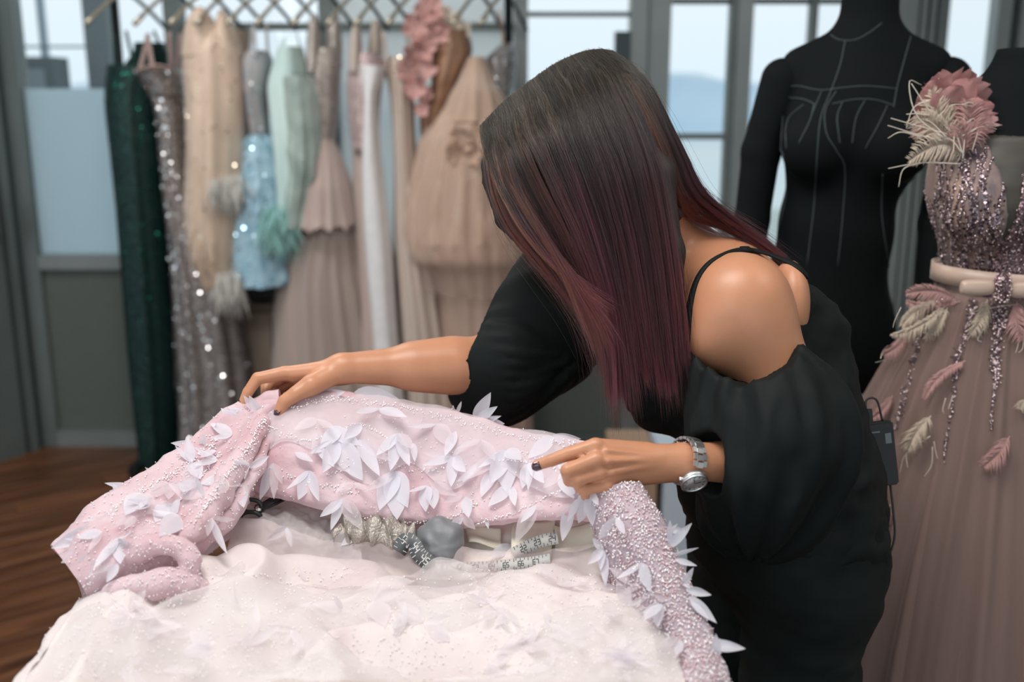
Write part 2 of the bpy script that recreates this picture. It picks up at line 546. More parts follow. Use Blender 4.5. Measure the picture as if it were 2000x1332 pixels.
# door_1 : double glazed door with low kick rail
d1 = piece('door_1', (XD0, WY-.02, 0), (XD0+(XD1-XD0)*.42, WY+.09, 2.62), M_frame_l)
piece('jamb', (XD0+(XD1-XD0)*.46, WY, 0), (XD1, WY+.08, 2.62), M_frame_l, d1)
piece('jamb_groove', (XD0+(XD1-XD0)*.42, WY+.03, 0), (XD0+(XD1-XD0)*.46, WY+.08, 2.62), M_dark, d1)
piece('meeting_stile', (XE0, WY, 0), (XE1, WY+.08, 2.62), M_frame_l, d1)
piece('stile_shadow_strip', (XE0-.03, WY+.02, 0), (XE0, WY+.08, 2.62), M_frame, d1)
piece('glazing_bar', (XF0, WY+.01, 0), (XF1, WY+.07, 2.62), M_frame, d1)
for (a, b) in ((XD1, XE0-.03), (XE1, XF0), (XF1, XG0)):
    piece('transom', (a, WY+.01, wz(273)), (b, WY+.07, wz(261)), M_frame, d1)
    piece('top_transom', (a, WY+.01, wz(6)), (b, WY+.07, wz(-4)), M_dark, d1)
    piece('kick_rail', (a, WY-.01, 0), (b, WY+.08, wz(812)), M_panel_l, d1)
    piece('clear_pane', (a, WY+.035, wz(812)), (b, WY+.043, 2.62), M_glass, d1)
# window_4 : grouped posts and the right hand light
w4 = piece('window_4', (XG0, WY, 0), (XG0+.13, WY+.09, 2.62), M_frame_l)
g = (XG1-XG0-.13)
for i, (a, b, m) in enumerate(((.0, .09, M_dark), (.09, .28, M_frame_l), (.28, .40, M_dark), (.40, .56, M_frame_l), (.56, .66, M_dark), (.66, 1.0, M_frame))):
    piece('post', (XG0+.13+g*a, WY+(.04 if m is M_dark else 0), 0), (XG0+.13+g*b, WY+.09, 2.62), m, w4)
piece('clear_pane', (XG1, WY+.035, .4), (XH0, WY+.043, 2.62), M_glass, w4)
piece('lower_panel', (XG1, WY+.02, 0), (XH0, WY+.05, .4), M_panel_l, w4)
piece('post', (XH0, WY, 0), (XH0+.06, WY+.09, 2.62), M_frame_l, w4)
piece('post', (XH0+.06, WY+.05, 0), (XH0+.10, WY+.09, 2.62), M_dark, w4)
piece('post', (XH0+.10, WY, 0), (XH0+.17, WY+.09, 2.62), M_frame_l, w4)
piece('clear_pane', (XH0+.17, WY+.035, .0), (3.2, WY+.043, 2.62), M_glass, w4)
# door_2 : on the left, leaf standing at an angle to the partition
def lw(t, off=0.0):           # point on the slanting left wall, t metres from the corner
    d = np.array([-.55, -.835]); n = np.array([.835, -.55])
    return np.array([X0, WY]) + d*t + n*off
lrot = Matrix.Rotation(math.atan2(-.835, -.55), 3, 'Z')
def lbar(name, t0, t1, z0, z1, m, parent=None, th=.07, off=0.0):
    c = lw((t0+t1)/2, off)
    o = MB().box((c[0], c[1], (z0+z1)/2), (t1-t0, th, z1-z0), lrot).build(name, m, parent)
    if parent is None: o['kind'] = 'structure'
    return o
d2 = lbar('door_2', .0, .035, 0, 2.62, M_dark, th=.06, off=-.02)
lbar('jamb', .035, .075, 0, 2.62, M_frame, d2)
lbar('jamb_groove', .075, .10, 0, 2.62, M_dark, d2, th=.05, off=-.02)
lbar('leaf_stile', .10, .20, 0, 2.62, M_frame, d2)
lbar('kick_panel', .20, 1.1, 0, .27, M_frame, d2)
lbar('glazing_bead', .20, .235, .27, 2.62, M_dark, d2, th=.05, off=-.01)
lbar('reflection_pane', .235, 1.1, .27, 2.5, M_reflglass, d2, th=.02)
lbar('leaf_stile', 1.1, 1.2, 0, 2.62, M_frame, d2)
hb = MB(); hp = lw(.165, .055)
hb.box((hp[0], hp[1], 1.06), (.045, .03, .15), lrot)
hb.box((*lw(.165, .085), 1.0), (.03, .035, .045), lrot)
hb.tube([np.array([*lw(.165, .07), 1.09]), np.array([*lw(.165, .115), 1.09]), np.array([*lw(.29, .125), 1.085])], .011)
hb.build('door_handle', M_dark, d2)
structure(MB().bar((-4.2, 3.2, 0), (-4.1, 4.6, 3.0)).build('wall_left', M_plaster))

# outside: balcony posts, a rail, a far hill over the water
M_out = mat('outside_frame', (.10, .14, .15), .6)
bal = piece('trim_1', (wx(166, 90, 5.7), 5.7, -.2), (wx(214, 90, 5.7), 5.82, 3.2), M_out)
piece('post', (wx(78, 90, 5.9), 5.9, -.2), (wx(88, 90, 5.9), 5.95, 3.2), mat('outside_pale_frame', (.3, .4, .46), .6), bal)
piece('rail', (-3.6, 5.8, wz(93, 5.8)), (wx(166, 90, 5.8), 5.84, wz(89, 5.8)), M_out, bal)
ux = wx(82, 140, 5.5); uz = wz(112, 5.5)
unit = empty('outdoor_unit', (ux, 5.5, -.12), 'dark square unit with pale centre outside the left window', 'ventilation unit')
MB().bar((ux-.17, 5.42, uz-.36), (ux+.10, 5.6, uz)).build('casing', mat('unit_casing', (.05, .09, .10), .6), unit)
MB().bar((ux-.11, 5.412, uz-.29), (ux+.05, 5.425, uz-.06)).build('grille', mat('unit_grille', (.20, .27, .30), .5), unit)
for dx in (-.14, .07): MB().bar((ux+dx-.015, 5.48, -.12), (ux+dx+.015, 5.54, uz-.36)).build('leg', M_out, unit)
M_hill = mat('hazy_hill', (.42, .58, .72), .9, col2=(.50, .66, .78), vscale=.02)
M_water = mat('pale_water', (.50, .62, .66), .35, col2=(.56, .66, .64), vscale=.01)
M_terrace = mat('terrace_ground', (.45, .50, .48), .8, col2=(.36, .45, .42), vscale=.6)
structure(MB().bar((-14, 5.0, -.3), (14, 16, -.12)).build('ground', M_terrace))
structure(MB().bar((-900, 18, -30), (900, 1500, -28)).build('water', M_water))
def ridge(name, y, x0, x1, base, hs, seed, m):
    n = 60; xs = np.linspace(x0, x1, n)
    hh = hs*(.55+.45*fbm(np.stack([xs*.006+seed, 0*xs, 0*xs], 1), 4)) * np.sin(np.linspace(.05, math.pi-.05, n))**.5
    vs = []; fs = []
    for i in range(n):
        vs += [(xs[i], y-60, base), (xs[i], y, base+hh[i]), (xs[i], y+60, base)]
    for i in range(n-1):
        a = i*3; fs += [(a, a+3, a+4, a+1), (a+1, a+4, a+5, a+2)]
    return structure(mesh_from(name, vs, fs, m))
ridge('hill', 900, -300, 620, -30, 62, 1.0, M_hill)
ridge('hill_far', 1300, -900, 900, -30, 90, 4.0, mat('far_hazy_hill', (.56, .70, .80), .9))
# ------------------------------------------------------------ garment rack with its hangers and gowns
RY = 4.22
RZ = 2.07
M_rack = mat('black_rack_steel', (.012, .016, .018), .35, .5)
M_hook = mat('champagne_metal', (.42, .38, .30), .35, .6)
M_hook_backlit = mat('backlit_hanger_metal', (.03, .04, .045), .4, .5)  # backlit shade of the rear hanger arms, put into the metal colour
M_rubber = mat('black_rubber', (.01, .01, .01), .7)

rx0, rx1 = AP(222, 0, RY)[0], AP(993, 40, RY)[0]
rack = empty('garment_rack', (rx0, RY, 0), 'black steel garment rack on castors carrying the row of evening gowns', 'rack')
MB().tube([(rx0-.06, RY, RZ), (rx1+.06, RY, RZ)], .014, 12).build('hanging_rail', M_rack, rack, True)
for x in (rx0, rx1):
    MB().tube([(x, RY, .10), (x, RY, RZ)], .017, 12).build('upright', M_rack, rack, True)
    MB().bar((x-.02, RY-.24, .075), (x+.02, RY+.24, .105)).build('foot_bar', M_rack, rack)
    for dy in (-.22, .22):
        MB().tube([(x-.012, RY+dy, .032), (x+.012, RY+dy, .032)], .032, 14).build('castor', M_rubber, rack, True)
        MB().bar((x-.018, RY+dy-.012, .03), (x+.018, RY+dy+.012, .08)).build('castor_fork', M_rack, rack)
MB().tube([(rx0, RY, .12), (rx1, RY, .12)], .011, 10).build('lower_rail', M_rack, rack, True)

HD = nrm(np.array([-.42, -.9, 0]))
hang_proto = None
def hanger(px, i, label):
    global hang_proto
    x = AP(px, -8, RY)[0]
    top = np.array([x, RY, RZ-.075])
    if hang_proto is None:
        r = empty('clothes_hanger', top, label, 'hanger', 'hangers along the gown rack')
        th = np.linspace(-.5, math.pi+.2, 12)
        hk = [top+np.array([.0, .030*math.cos(t), .055+.030*math.sin(t)]) for t in th]
        MB().tube([top] + [top+np.array([0, .018, .02])] + hk, .0032, 8).build('hook', M_hook, r, True)
        fr = [top + HD*s*.215 + np.array([0, 0, -.02*s-.115*s**1.3]) for s in np.linspace(0, 1, 8)]
        bk = [top - HD*s*.215 + np.array([0, 0, -.02*s-.115*s**1.3]) for s in np.linspace(0, 1, 8)]
        a = MB().tube(fr, [.008]*6+[.010, .011], 8).build('arm', M_hook, r, True)
        a['label'] = 'pale champagne hanger arm turned to the room'
        MB().tube(bk, [.008]*8, 8).build('arm', M_hook_backlit, r, True)
        hang_proto = r
        return r
    r = hang_proto.copy(); COL.objects.link(r); r.location = top; r['label'] = label
    for ch in hang_proto.children:
        c = ch.copy(); COL.objects.link(c); c.parent = r; c.matrix_parent_inverse = ch.matrix_parent_inverse
    return r
bpy.context.view_layer.update()
HP = [(246, 'hanger at the left end, behind the dark green gown'), (338, 'hanger holding the silver taupe sequin gown by its straps'),
      (404, 'hanger carrying the nude gold dress with white feather tufts'), (452, 'hanger just right of the nude gold feather dress'),
      (512, 'hanger above the small sky blue sequin dress'), (566, 'hanger above the mint green gown'),
      (634, 'hanger above the taupe tulle ball gown'), (700, 'hanger carrying the white satin panel gown'),
      (752, 'hanger above the ivory beige column gown'), (812, 'hanger under the pink ruffled gown'),
      (935, 'hanger above the peach tulle gown'), (986, 'hanger at the right end, over the small silver bodice')]
for i, (p, l) in enumerate(HP): hanger(p, i, l)

def loft_pts(rows, n=60, seg=72, ry=.15, y=RY, pleat=(14, .06), seed=0, rag=.0, puff=0.0, tilt=0.0):
    """rows: (py, left px, right px) traced on the plane Y=y; gives a pleated tube with depth."""
    R = []
    for py, l, r in rows:
        a, b = AP(l, py, y), AP(r, py, y)
        R.append(((a[0]+b[0])/2, (b[0]-a[0])/2, a[2]))
    R = crm(R, n)
    th = np.linspace(0, 2*math.pi, seg, endpoint=False)
    V = np.zeros((n, seg, 3))
    ph = np.cumsum(np.random.default_rng(seed).normal(0, .06, n))
    ryv = np.broadcast_to(np.interp(np.linspace(0, 1, n), np.linspace(0, 1, len(np.atleast_1d(ry))), np.atleast_1d(ry)), (n,))
    for i in range(n):
        t = i/(n-1)
        am = pleat[1]*(.25+.75*t)
        q = 1 + am*np.sin(pleat[0]*th+ph[i]+seed) + am*.6*np.sin((pleat[0]*1.7//1)*th-ph[i]*1.3+seed*2)
        V[i, :, 0] = R[i, 0] + R[i, 1]*q*np.cos(th)
        V[i, :, 1] = y + ryv[i]*q*np.sin(th) + tilt*t
        V[i, :, 2] = R[i, 2]
    if rag:
        V[-1, :, 2] += rag*np.random.default_rng(seed).normal(0, 1, seg)
        V[-2, :, 2] += rag*.4*np.random.default_rng(seed).normal(0, 1, seg)
    if puff:
        P = V.reshape(-1, 3)
        nv = np.stack([np.tile(np.cos(th), n), np.tile(np.sin(th), n), np.zeros(n*seg)], 1)
        b = np.abs(fbm(P*np.array([7, 7, 4])+seed, 2))
        P += nv*((.35-b)*puff)[:, None]
        V = P.reshape(n, seg, 3)
    V[:, :, 2] = np.maximum(V[:, :, 2], .012)
    i, k = np.meshgrid(np.arange(n-1), np.arange(seg), indexing='ij')
    k2 = (k+1) % seg
    F = np.stack([i*seg+k, (i+1)*seg+k, (i+1)*seg+k2, i*seg+k2], -1).reshape(-1, 4)
    return V, F

def flakes(name, P, Nn, size, m, parent, tilt=.6, seed=1, kind='stuff', sides=4):
    """small flat faceted sequins lying on a surface, joined into one part"""
    r = np.random.default_rng(seed); n = len(P)
    Nn = nrm(Nn + r.normal(0, tilt, (n, 3)))
    a = nrm(np.cross(Nn, r.normal(0, 1, (n, 3)))); b = np.cross(Nn, a)
    s = (size*(.6+.8*r.random(n)))[:, None]
    V = np.zeros((n, sides, 3))
    for k in range(sides):
        w = 2*math.pi*k/sides
        V[:, k] = P + Nn*.002 + s*(a*math.cos(w)+b*math.sin(w))
    F = np.arange(n*sides).reshape(n, sides)
    return mesh_from(name, V.reshape(-1, 3), F, m, parent, False, kind)

def beads(name, P, size, m, parent, seed=1, kind='stuff'):
    """faceted beads (octahedra) joined into one part"""
    r = np.random.default_rng(seed); n = len(P)
    a = nrm(r.normal(0, 1, (n, 3))); b = nrm(np.cross(a, r.normal(0, 1, (n, 3)))); c = np.cross(a, b)
    s = (np.broadcast_to(size, (n,))*(.7+.6*r.random(n)))[:, None]
    V = np.stack([P+a*s, P-a*s, P+b*s, P-b*s, P+c*s, P-c*s], 1)
    f = np.array([(0, 2, 4), (2, 1, 4), (1, 3, 4), (3, 0, 4), (2, 0, 5), (1, 2, 5), (3, 1, 5), (0, 3, 5)])
    F = (np.arange(n)[:, None, None]*6 + f[None]).reshape(-1, 3)
    return mesh_from(name, V.reshape(-1, 3), F, m, parent, False, kind)

def surf_samples(V, n, seed=0, front=True):
    r = np.random.default_rng(seed); rows, seg = V.shape[:2]
    i = r.integers(0, rows-1, n)
    k = r.integers(seg//2, seg, n) if front else r.integers(0, seg, n)
    k2 = (k+1) % seg
    fu, fv = r.random(n)[:, None], r.random(n)[:, None]
    a, b, c, d = V[i, k], V[i, k2], V[i+1, k], V[i+1, k2]
    P = (a*(1-fu)+b*fu)*(1-fv)+(c*(1-fu)+d*fu)*fv
    N = nrm(np.cross(b-a, c-a))
    N = np.where(((CAM-P)*N).sum(1, keepdims=True) < 0, -N, N)
    return P, N

def tuft(name, px, py, y, w, h, n, m, parent, seed=0, length=.12, spread=.35, down=(0, 0, -1)):
    """soft feather trim: many drooping barbs"""
    r = np.random.default_rng(seed); mb = MB()
    for i in range(n):
        c = AP(px+w*(r.random()-.5), py+h*(r.random()-.5), y + r.uniform(-.09, .03))
        d = nrm(np.array(down) + r.normal(0, spread, 3)*np.array([1, 1, .4]))
        L_ = length*(.6+.6*r.random())
        pts = [c + d*L_*t + np.array([0, 0, -.25*L_*t*t]) for t in np.linspace(0, 1, 5)]
        mb.ribbon(pts, r.normal(0, 1, 3)+np.array([0, -1, 0]), np.array([.003, .006, .007, .005, .001]), .0003)
    return mb.build(name, m, parent, True, 'stuff')

def straps(root, m, pairs, r=.004):
    for (a, b) in pairs:
        pa, pb = AP(a[0], a[1], RY+a[2]), AP(b[0], b[1], RY+b[2])
        mid = (pa+pb)/2 + np.array([0, 0, -.006])
        MB().tube(crm([pa, mid, pb], 8), r, 6).build('strap', m, root, True)

M_spark = mat('silver_sequin', (.86, .86, .88), .12, 1.0)
M_sparkg = mat('green_sequin', (.02, .20, .14), .2, .9)
M_sparkgold = mat('gold_sequin', (.90, .80, .62), .12, 1.0)
M_sparkblue = mat('blue_sequin', (.55, .78, .90), .14, 1.0)
GG = 'evening gowns hanging on the rack'
def gown(name, px, label):
    x = AP(px, 300, RY)[0]
    return empty(name, (x, RY, .02), label, 'gown', GG)

# a: dark green sequin gown at the left end
M_green = glitter('green_sequin_cloth', (.0012, .010, .009), (.004, .040, .034), 260, .35, .4, .5)
g = gown('evening_gown', 280, 'long dark green sequin gown at the left end of the rack')
V, F = loft_pts([(128, 213, 324), (200, 211, 312), (300, 223, 322), (420, 236, 332), (500, 243, 338), (700, 261, 354), (886, 283, 360)], 50, 72, (.13, .16, .17, .2), RY, (9, .035), 1)
mesh_from('gown_body', V.reshape(-1, 3), F, M_green, g)
P, N = surf_samples(V, 700, 1); flakes('sequins', P, N, .0035, M_sparkg, g, .5)
V, F = loft_pts([(84, 266, 322), (105, 262, 328), (135, 240, 328)], 12, 40, .08, RY+.09, (5, .05), 2)
mesh_from('back_yoke', V.reshape(-1, 3), F, M_green, g)
straps(g, M_green, [((262, 128, -.06), (246, 60, -.06)), ((318, 95, .05), (300, 60, .05)), ((226, 132, -.1), (222, 70, -.12))], .006)
# b: silver taupe sequin gown
M_silver = glitter('silver_sequin_cloth', (.10, .088, .085), (.42, .38, .37), 330, .55, .32, .8)
M_satin_taupe = mat('taupe_satin', (.32, .215, .19), .45, sheen=.3)
g = gown('evening_gown', 345, 'silver taupe sequin gown with pointed strapless bodice next to the green gown')
V, F = loft_pts([(182, 296, 362), (230, 311, 366), (300, 318, 372), (400, 328, 388), (480, 336, 424), (550, 342, 452), (700, 350, 482), (800, 356, 492), (880, 358, 498)], 70, 84, (.12, .14, .18, .22), RY+.01, (8, .09), 3)
mesh_from('skirt', V.reshape(-1, 3), F, M_silver, g)
P, N = surf_samples(V, 1700, 3); flakes('sequins', P, N, .0048, M_spark, g, .45, 4)
V, F = loft_pts([(134, 262, 350), (150, 268, 356), (170, 284, 360), (186, 298, 362)], 16, 60, (.16, .13), RY, (3, .06), 4)
mesh_from('bodice', V.reshape(-1, 3), F, M_silver, g)
P, N = surf_samples(V, 160, 5); flakes('sequins', P, N, .0045, M_spark, g, .45, 6)
straps(g, M_satin_taupe, [((272, 140, -.13), (290, 66, -.1)), ((335, 132, -.02), (330, 62, -.04)), ((345, 140, .08), (352, 66, .1)), ((300, 140, -.15), (288, 70, -.12))], .009)
MB().tube(crm([AP(266, 139, RY-.15), AP(300, 128, RY-.17), AP(336, 133, RY-.12)], 12), .006, 6).build('neckline_edge', M_satin_taupe, g, True)
# c: nude gold dress with feather tufts
M_nude = mat('nude_beaded_tulle', (.50, .365, .27), .6, col2=(.66, .51, .40), vscale=16, sheen=.4, stretch=(1, 1, .35))
M_nude_d = mat('dark_nude_tulle', (.30, .215, .15), .7, col2=(.40, .29, .21), vscale=14, sheen=.3)
M_feather_w = mat('white_feather', (.72, .70, .65), .7, sheen=.5, trans=.3)
g = gown('evening_gown', 420, 'nude gold beaded dress with white feather tufts, high on the rack')
V, F = loft_pts([(14, 384, 396), (30, 374, 410), (58, 364, 422), (110, 360, 430)], 24, 40, (.03, .08, .1), RY-.07, (4, .05), 31)
mesh_from('shoulder', V.reshape(-1, 3), F, M_nude, g)
V, F = loft_pts([(20, 428, 438), (40, 424, 450), (72, 416, 462), (110, 410, 472)], 24, 40, (.03, .08, .1), RY-.03, (4, .05), 32)
mesh_from('shoulder', V.reshape(-1, 3), F, M_nude, g)
V, F = loft_pts([(46, 390, 428), (62, 374, 452), (90, 364, 468), (130, 360, 474), (200, 366, 480), (300, 368, 478), (400, 362, 480), (480, 372, 478), (540, 392, 470), (560, 404, 462)], 60, 72, (.05, .14, .17, .17, .12), RY-.03, (7, .06), 5, rag=.012)
mesh_from('gown_body', V.reshape(-1, 3), F, M_nude, g)
P, N = surf_samples(V, 420, 7); flakes('sequins', P, N, .0050, M_sparkgold, g, .5, 8)
V, F = loft_pts([(60, 440, 486), (150, 452, 492), (260, 462, 494), (360, 470, 490)], 24, 40, .1, RY+.07, (5, .06), 6)
mesh_from('back_panel', V.reshape(-1, 3), F, M_nude_d, g)
tuft('feather_trim', 438, 352, RY-.14, 62, 26, 190, M_feather_w, g, 1, .105, .3)
tuft('feather_trim', 446, 540, RY-.12, 46, 26, 150, M_feather_w, g, 2, .12, .28)
tuft('feather_trim', 395, 450, RY-.12, 40, 60, 90, M_nude, g, 3, .13, .2)
# d: small blue dress
M_blue = mat('sky_blue_tulle', (.20, .37, .48), .5, col2=(.42, .58, .66), vscale=18, sheen=.4)
M_bodice_grey = mat('grey_blue_bodice', (.30, .33, .37), .6, col2=(.42, .38, .36), vscale=20)
M_turq = mat('turquoise_tulle', (.30, .62, .58), .7, col2=(.42, .72, .68), vscale=14, sheen=.6, trans=.25)
g = gown('evening_gown', 505, 'short sky blue sequin dress with turquoise tulle at its hem')
V, F = loft_pts([(100, 486, 524), (124, 478, 530), (200, 486, 522), (262, 494, 526)], 24, 48, (.1, .13, .09), RY-.01, (7, .07), 7)
mesh_from('bodice', V.reshape(-1, 3), F, M_bodice_grey, g)
P, N = surf_samples(V, 120, 19); flakes('sequins', P, N, .0045, M_spark, g, .5, 20)
straps(g, M_bodice_grey, [((486, 118, -.1), (494, 52, -.12)), ((524, 116, .02), (520, 46, -.02)), ((500, 112, -.12), (496, 52, -.12))], .006)
V, F = loft_pts([(262, 492, 526), (290, 480, 538), (340, 477, 546), (380, 476, 548), (420, 468, 556), (470, 458, 566), (520, 460, 572), (548, 464, 574)], 60, 72, (.09, .14, .17), RY-.02, (9, .06), 8, puff=.05)
mesh_from('skirt', V.reshape(-1, 3), F, M_blue, g)
P, N = surf_samples(V, 500, 9); flakes('sequins', P, N, .0048, M_sparkblue, g, .5, 10)
tuft('tulle_ruffle', 545, 430, RY-.13, 55, 60, 220, M_turq, g, 4, .11, .6)
# e: mint gown
M_mint = mat('mint_chiffon', (.46, .61, .575), .6, col2=(.57, .70, .665), vscale=10, sheen=.4, stretch=(1, 1, .3))
M_sage = mat('sage_tulle', (.25, .325, .295), .7, col2=(.43, .51, .465), vscale=12, sheen=.4)
g = gown('evening_gown', 560, 'mint green chiffon gown with pointed bodice beside the blue dress')
V, F = loft_pts([(92, 548, 590), (140, 530, 600), (175, 524, 600), (230, 530, 606), (320, 540, 604), (400, 546, 600), (445, 548, 596)], 40, 60, (.12, .14, .15), RY-.02, (6, .05), 9)
mesh_from('gown_body', V.reshape(-1, 3), F, M_mint, g)
V, F = loft_pts([(150, 562, 612), (220, 566, 622), (300, 568, 626), (380, 566, 614), (440, 560, 600)], 36, 60, .13, RY-.09, (11, .09), 10, puff=.04)
mesh_from('overlay', V.reshape(-1, 3), F, M_sage, g)
straps(g, M_mint, [((540, 150, -.1), (556, 74, -.06)), ((596, 140, .04), (580, 66, .06))], .006)
# f: taupe tulle ball gown
M_taupe = mat('taupe_tulle', (.40, .315, .275), .8, col2=(.47, .375, .33), vscale=7, sheen=.5, stretch=(1, 1, .2), trans=.15)
M_taupe2 = mat('pale_taupe_tulle', (.50, .385, .345), .8, col2=(.56, .44, .395), vscale=7, sheen=.5, stretch=(1, 1, .2), trans=.15)
M_bead_b = glitter('beaded_bodice', (.30, .25, .215), (.62, .56, .52), 300, .3, .4, .6)
g = gown('ball_gown', 635, 'taupe tulle ball gown with narrow beaded bodice and layered skirt')
for (a_, b_, dy_) in ((604, 622, -.08), (642, 664, .02)):
    V, F = loft_pts([(28, a_+4, b_-4), (60, a_-2, b_+2), (110, a_-4, b_+4), (140, a_, b_)], 20, 36, (.03, .06, .07), RY+dy_, (5, .08), 33)
    mesh_from('shoulder', V.reshape(-1, 3), F, M_bead_b, g)
V, F = loft_pts([(96, 604, 664), (120, 600, 668), (150, 606, 664), (220, 612, 660), (285, 620, 652)], 30, 60, (.1, .13, .09), RY, (5, .04), 11)
mesh_from('bodice', V.reshape(-1, 3), F, M_bead_b, g)
P, N = surf_samples(V, 260, 11); flakes('sequins', P, N, .0040, M_spark, g, .45, 12)
V, F = loft_pts([(270, 622, 650), (310, 606, 668), (360, 588, 684), (410, 574, 694), (436, 570, 698)], 40, 96, (.08, .17, .2), RY-.02, (15, .05), 12, rag=.008)
mesh_from('peplum', V.reshape(-1, 3), F, M_taupe2, g)
V, F = loft_pts([(380, 594, 690), (430, 586, 694), (500, 562, 704), (580, 544, 722), (700, 540, 744), (800, 536, 760), (905, 530, 775)], 60, 120, (.14, .2, .24), RY+.02, (17, .07), 13)
mesh_from('skirt', V.reshape(-1, 3), F, M_taupe, g)
# g: white satin gown
M_cream_t = mat('cream_tulle', (.62, .52, .45), .7, sheen=.5, trans=.2)
M_whitesat = mat('white_satin', (.72, .70, .70), .4, sheen=.3, var=.05, vscale=30)
M_pinkbead = glitter('pink_beaded_cloth', (.40, .28, .26), (.68, .55, .54), 260, .3, .4, .6)
g = gown('evening_gown', 725, 'pale gown with a long white satin panel falling to the floor')
for (a_, b_, dy_) in ((686, 704, -.08), (722, 744, .02)):
    V, F = loft_pts([(40, a_+6, b_-4), (70, a_, b_+2), (110, a_-3, b_+4), (140, a_-2, b_+2)], 20, 36, (.03, .06, .07), RY+dy_, (5, .08), 34)
    mesh_from('shoulder', V.reshape(-1, 3), F, M_cream_t, g)
V, F = loft_pts([(104, 690, 744), (130, 682, 752), (200, 680, 742), (290, 690, 738)], 26, 56, (.1, .13, .11), RY-.01, (5, .05), 14)
mesh_from('bodice', V.reshape(-1, 3), F, M_pinkbead, g)
V, F = loft_pts([(128, 700, 752), (150, 706, 750), (200, 712, 738), (300, 708, 744), (400, 708, 756), (500, 714, 766), (600, 724, 772), (700, 732, 780), (900, 744, 800)], 50, 50, (.08, .08, .1), RY-.12, (6, .06), 15)
mesh_from('satin_panel', V.reshape(-1, 3), F, M_whitesat, g)
V, F = loft_pts([(280, 690, 740), (400, 690, 752), (550, 698, 775), (700, 700, 790), (905, 700, 810)], 40, 72, (.1, .15, .2), RY+.03, (10, .07), 16)
mesh_from('skirt', V.reshape(-1, 3), F, M_taupe2, g)
# h: ivory beige column gown
M_beige = mat('ivory_beige_chiffon', (.50, .40, .335), .7, col2=(.60, .50, .435), vscale=9, sheen=.4, stretch=(1, 1, .15))
g = gown('evening_gown', 785, 'ivory beige pleated column gown right of the white satin panel')
straps(g, M_beige, [((758, 130, -.1), (748, 62, -.12)), ((806, 126, .02), (790, 56, -.02))], .007)
V, F = loft_pts([(112, 758, 806), (136, 750, 814), (180, 762, 808), (300, 772, 812), (440, 772, 832), (600, 782, 862), (760, 796, 884), (900, 805, 900)], 56, 84, (.1, .12, .16, .19), RY, (12, .09), 17)
mesh_from('gown_body', V.reshape(-1, 3), F, M_beige, g)
P, N = surf_samples(V[:20], 90, 13); flakes('sequins', P, N, .0045, M_sparkgold, g, .5, 14)
# i: pink ruffled gown with brown gold bodice
M_pinkr = mat('pink_ruffle', (.62, .33, .30), .7, col2=(.70, .42, .38), vscale=18, sheen=.6, trans=.2)
M_browng = mat('brown_gold_lace', (.24, .125, .075), .55, col2=(.40, .23, .14), vscale=24)
M_cream = mat('cream_organza', (.66, .58, .48), .6, sheen=.4)
g = gown('evening_gown', 850, 'pink ruffled gown with brown gold lace bodice, topmost on the rack')
V, F = loft_pts([(60, 850, 915), (100, 842, 922), (150, 844, 900), (230, 838, 866), (270, 832, 856)], 26, 56, (.13, .14, .08), RY-.02, (6, .05), 18)
mesh_from('bodice', V.reshape(-1, 3), F, M_browng, g)
V, F = loft_pts([(180, 818, 850), (300, 824, 852), (480, 842, 878), (700, 852, 905), (900, 858, 915)], 40, 60, (.08, .12, .16), RY+.06, (9, .1), 19)
mesh_from('skirt', V.reshape(-1, 3), F, M_browng, g)
r_ = np.random.default_rng(5)
def ruffle(px, py, y, rad, m, parent, seed):
    """a gathered rosette: a wavy disc cupped forward"""
    r = np.random.default_rng(seed); c = AP(px, py, y); nv = nrm(np.array([r.normal(0, .35), -1, r.normal(0, .35)]))
    a = nrm(np.cross(nv, (0, 0, 1))); b = np.cross(nv, a); vs = []; seg, rg = 26, 5
    for i in range(rg):
        q = (i+.3)/(rg-.7)
        for k in range(seg):
            w = 2*math.pi*k/seg
            R = rad*q*(1+.12*math.sin(5*w+seed)*q)
            h = rad*(.45*q*q + .28*q*math.sin(7*w+seed*1.7+q*2))
            vs.append(c + R*(a*math.cos(w)+b*math.sin(w)) + nv*h)
    fs = [(i*seg+k, i*seg+(k+1) % seg, (i+1)*seg+(k+1) % seg, (i+1)*seg+k) for i in range(rg-1) for k in range(seg)]
    return mesh_from('ruffle', vs, fs, m, parent)
for i, (px, py, rd) in enumerate([(812, 52, .05), (838, 22, .055), (856, 62, .045), (806, 98, .05), (830, 92, .05), (800, 136, .045), (824, 138, .05), (812, 172, .045), (834, 178, .035), (826, 214, .03), (848, 40, .04)]):
    ruffle(px, py, RY-.15, rd, M_pinkr, g, i)
for i, (px, py, rd) in enumerate([(880, 48, .05), (900, 62, .04), (826, 44, .035), (868, 34, .04)]):
    ruffle(px, py, RY-.08, rd, M_cream, g, 20+i)
# j: peach tulle gown
M_peach = mat('peach_tulle', (.60, .41, .30), .85, col2=(.72, .54, .43), vscale=6, sheen=.7, trans=.25)
M_peach2 = mat('dusty_peach_tulle', (.45, .305, .24), .85, col2=(.55, .40, .32), vscale=6, sheen=.5, trans=.2, stretch=(1, 1, .25))
g = gown('ball_gown', 910, 'voluminous peach tulle gown with a puffed overskirt')
V, F = loft_pts([(112, 912, 948), (160, 890, 968), (190, 872, 985), (235, 852, 1002)], 30, 72, (.08, .18, .2), RY-.05, (13, .05), 21)
mesh_from('bodice_wrap', V.reshape(-1, 3), F, M_peach, g)
V, F = loft_pts([(206, 866, 992), (250, 836, 1010), (320, 812, 1018), (400, 794, 1028), (460, 790, 1030), (500, 806, 1026), (505, 840, 1010)], 70, 120, (.16, .24, .26, .2), RY-.05, (16, .045), 22, puff=.03)
mesh_from('puffed_overskirt', V.reshape(-1, 3), F, M_peach, g)
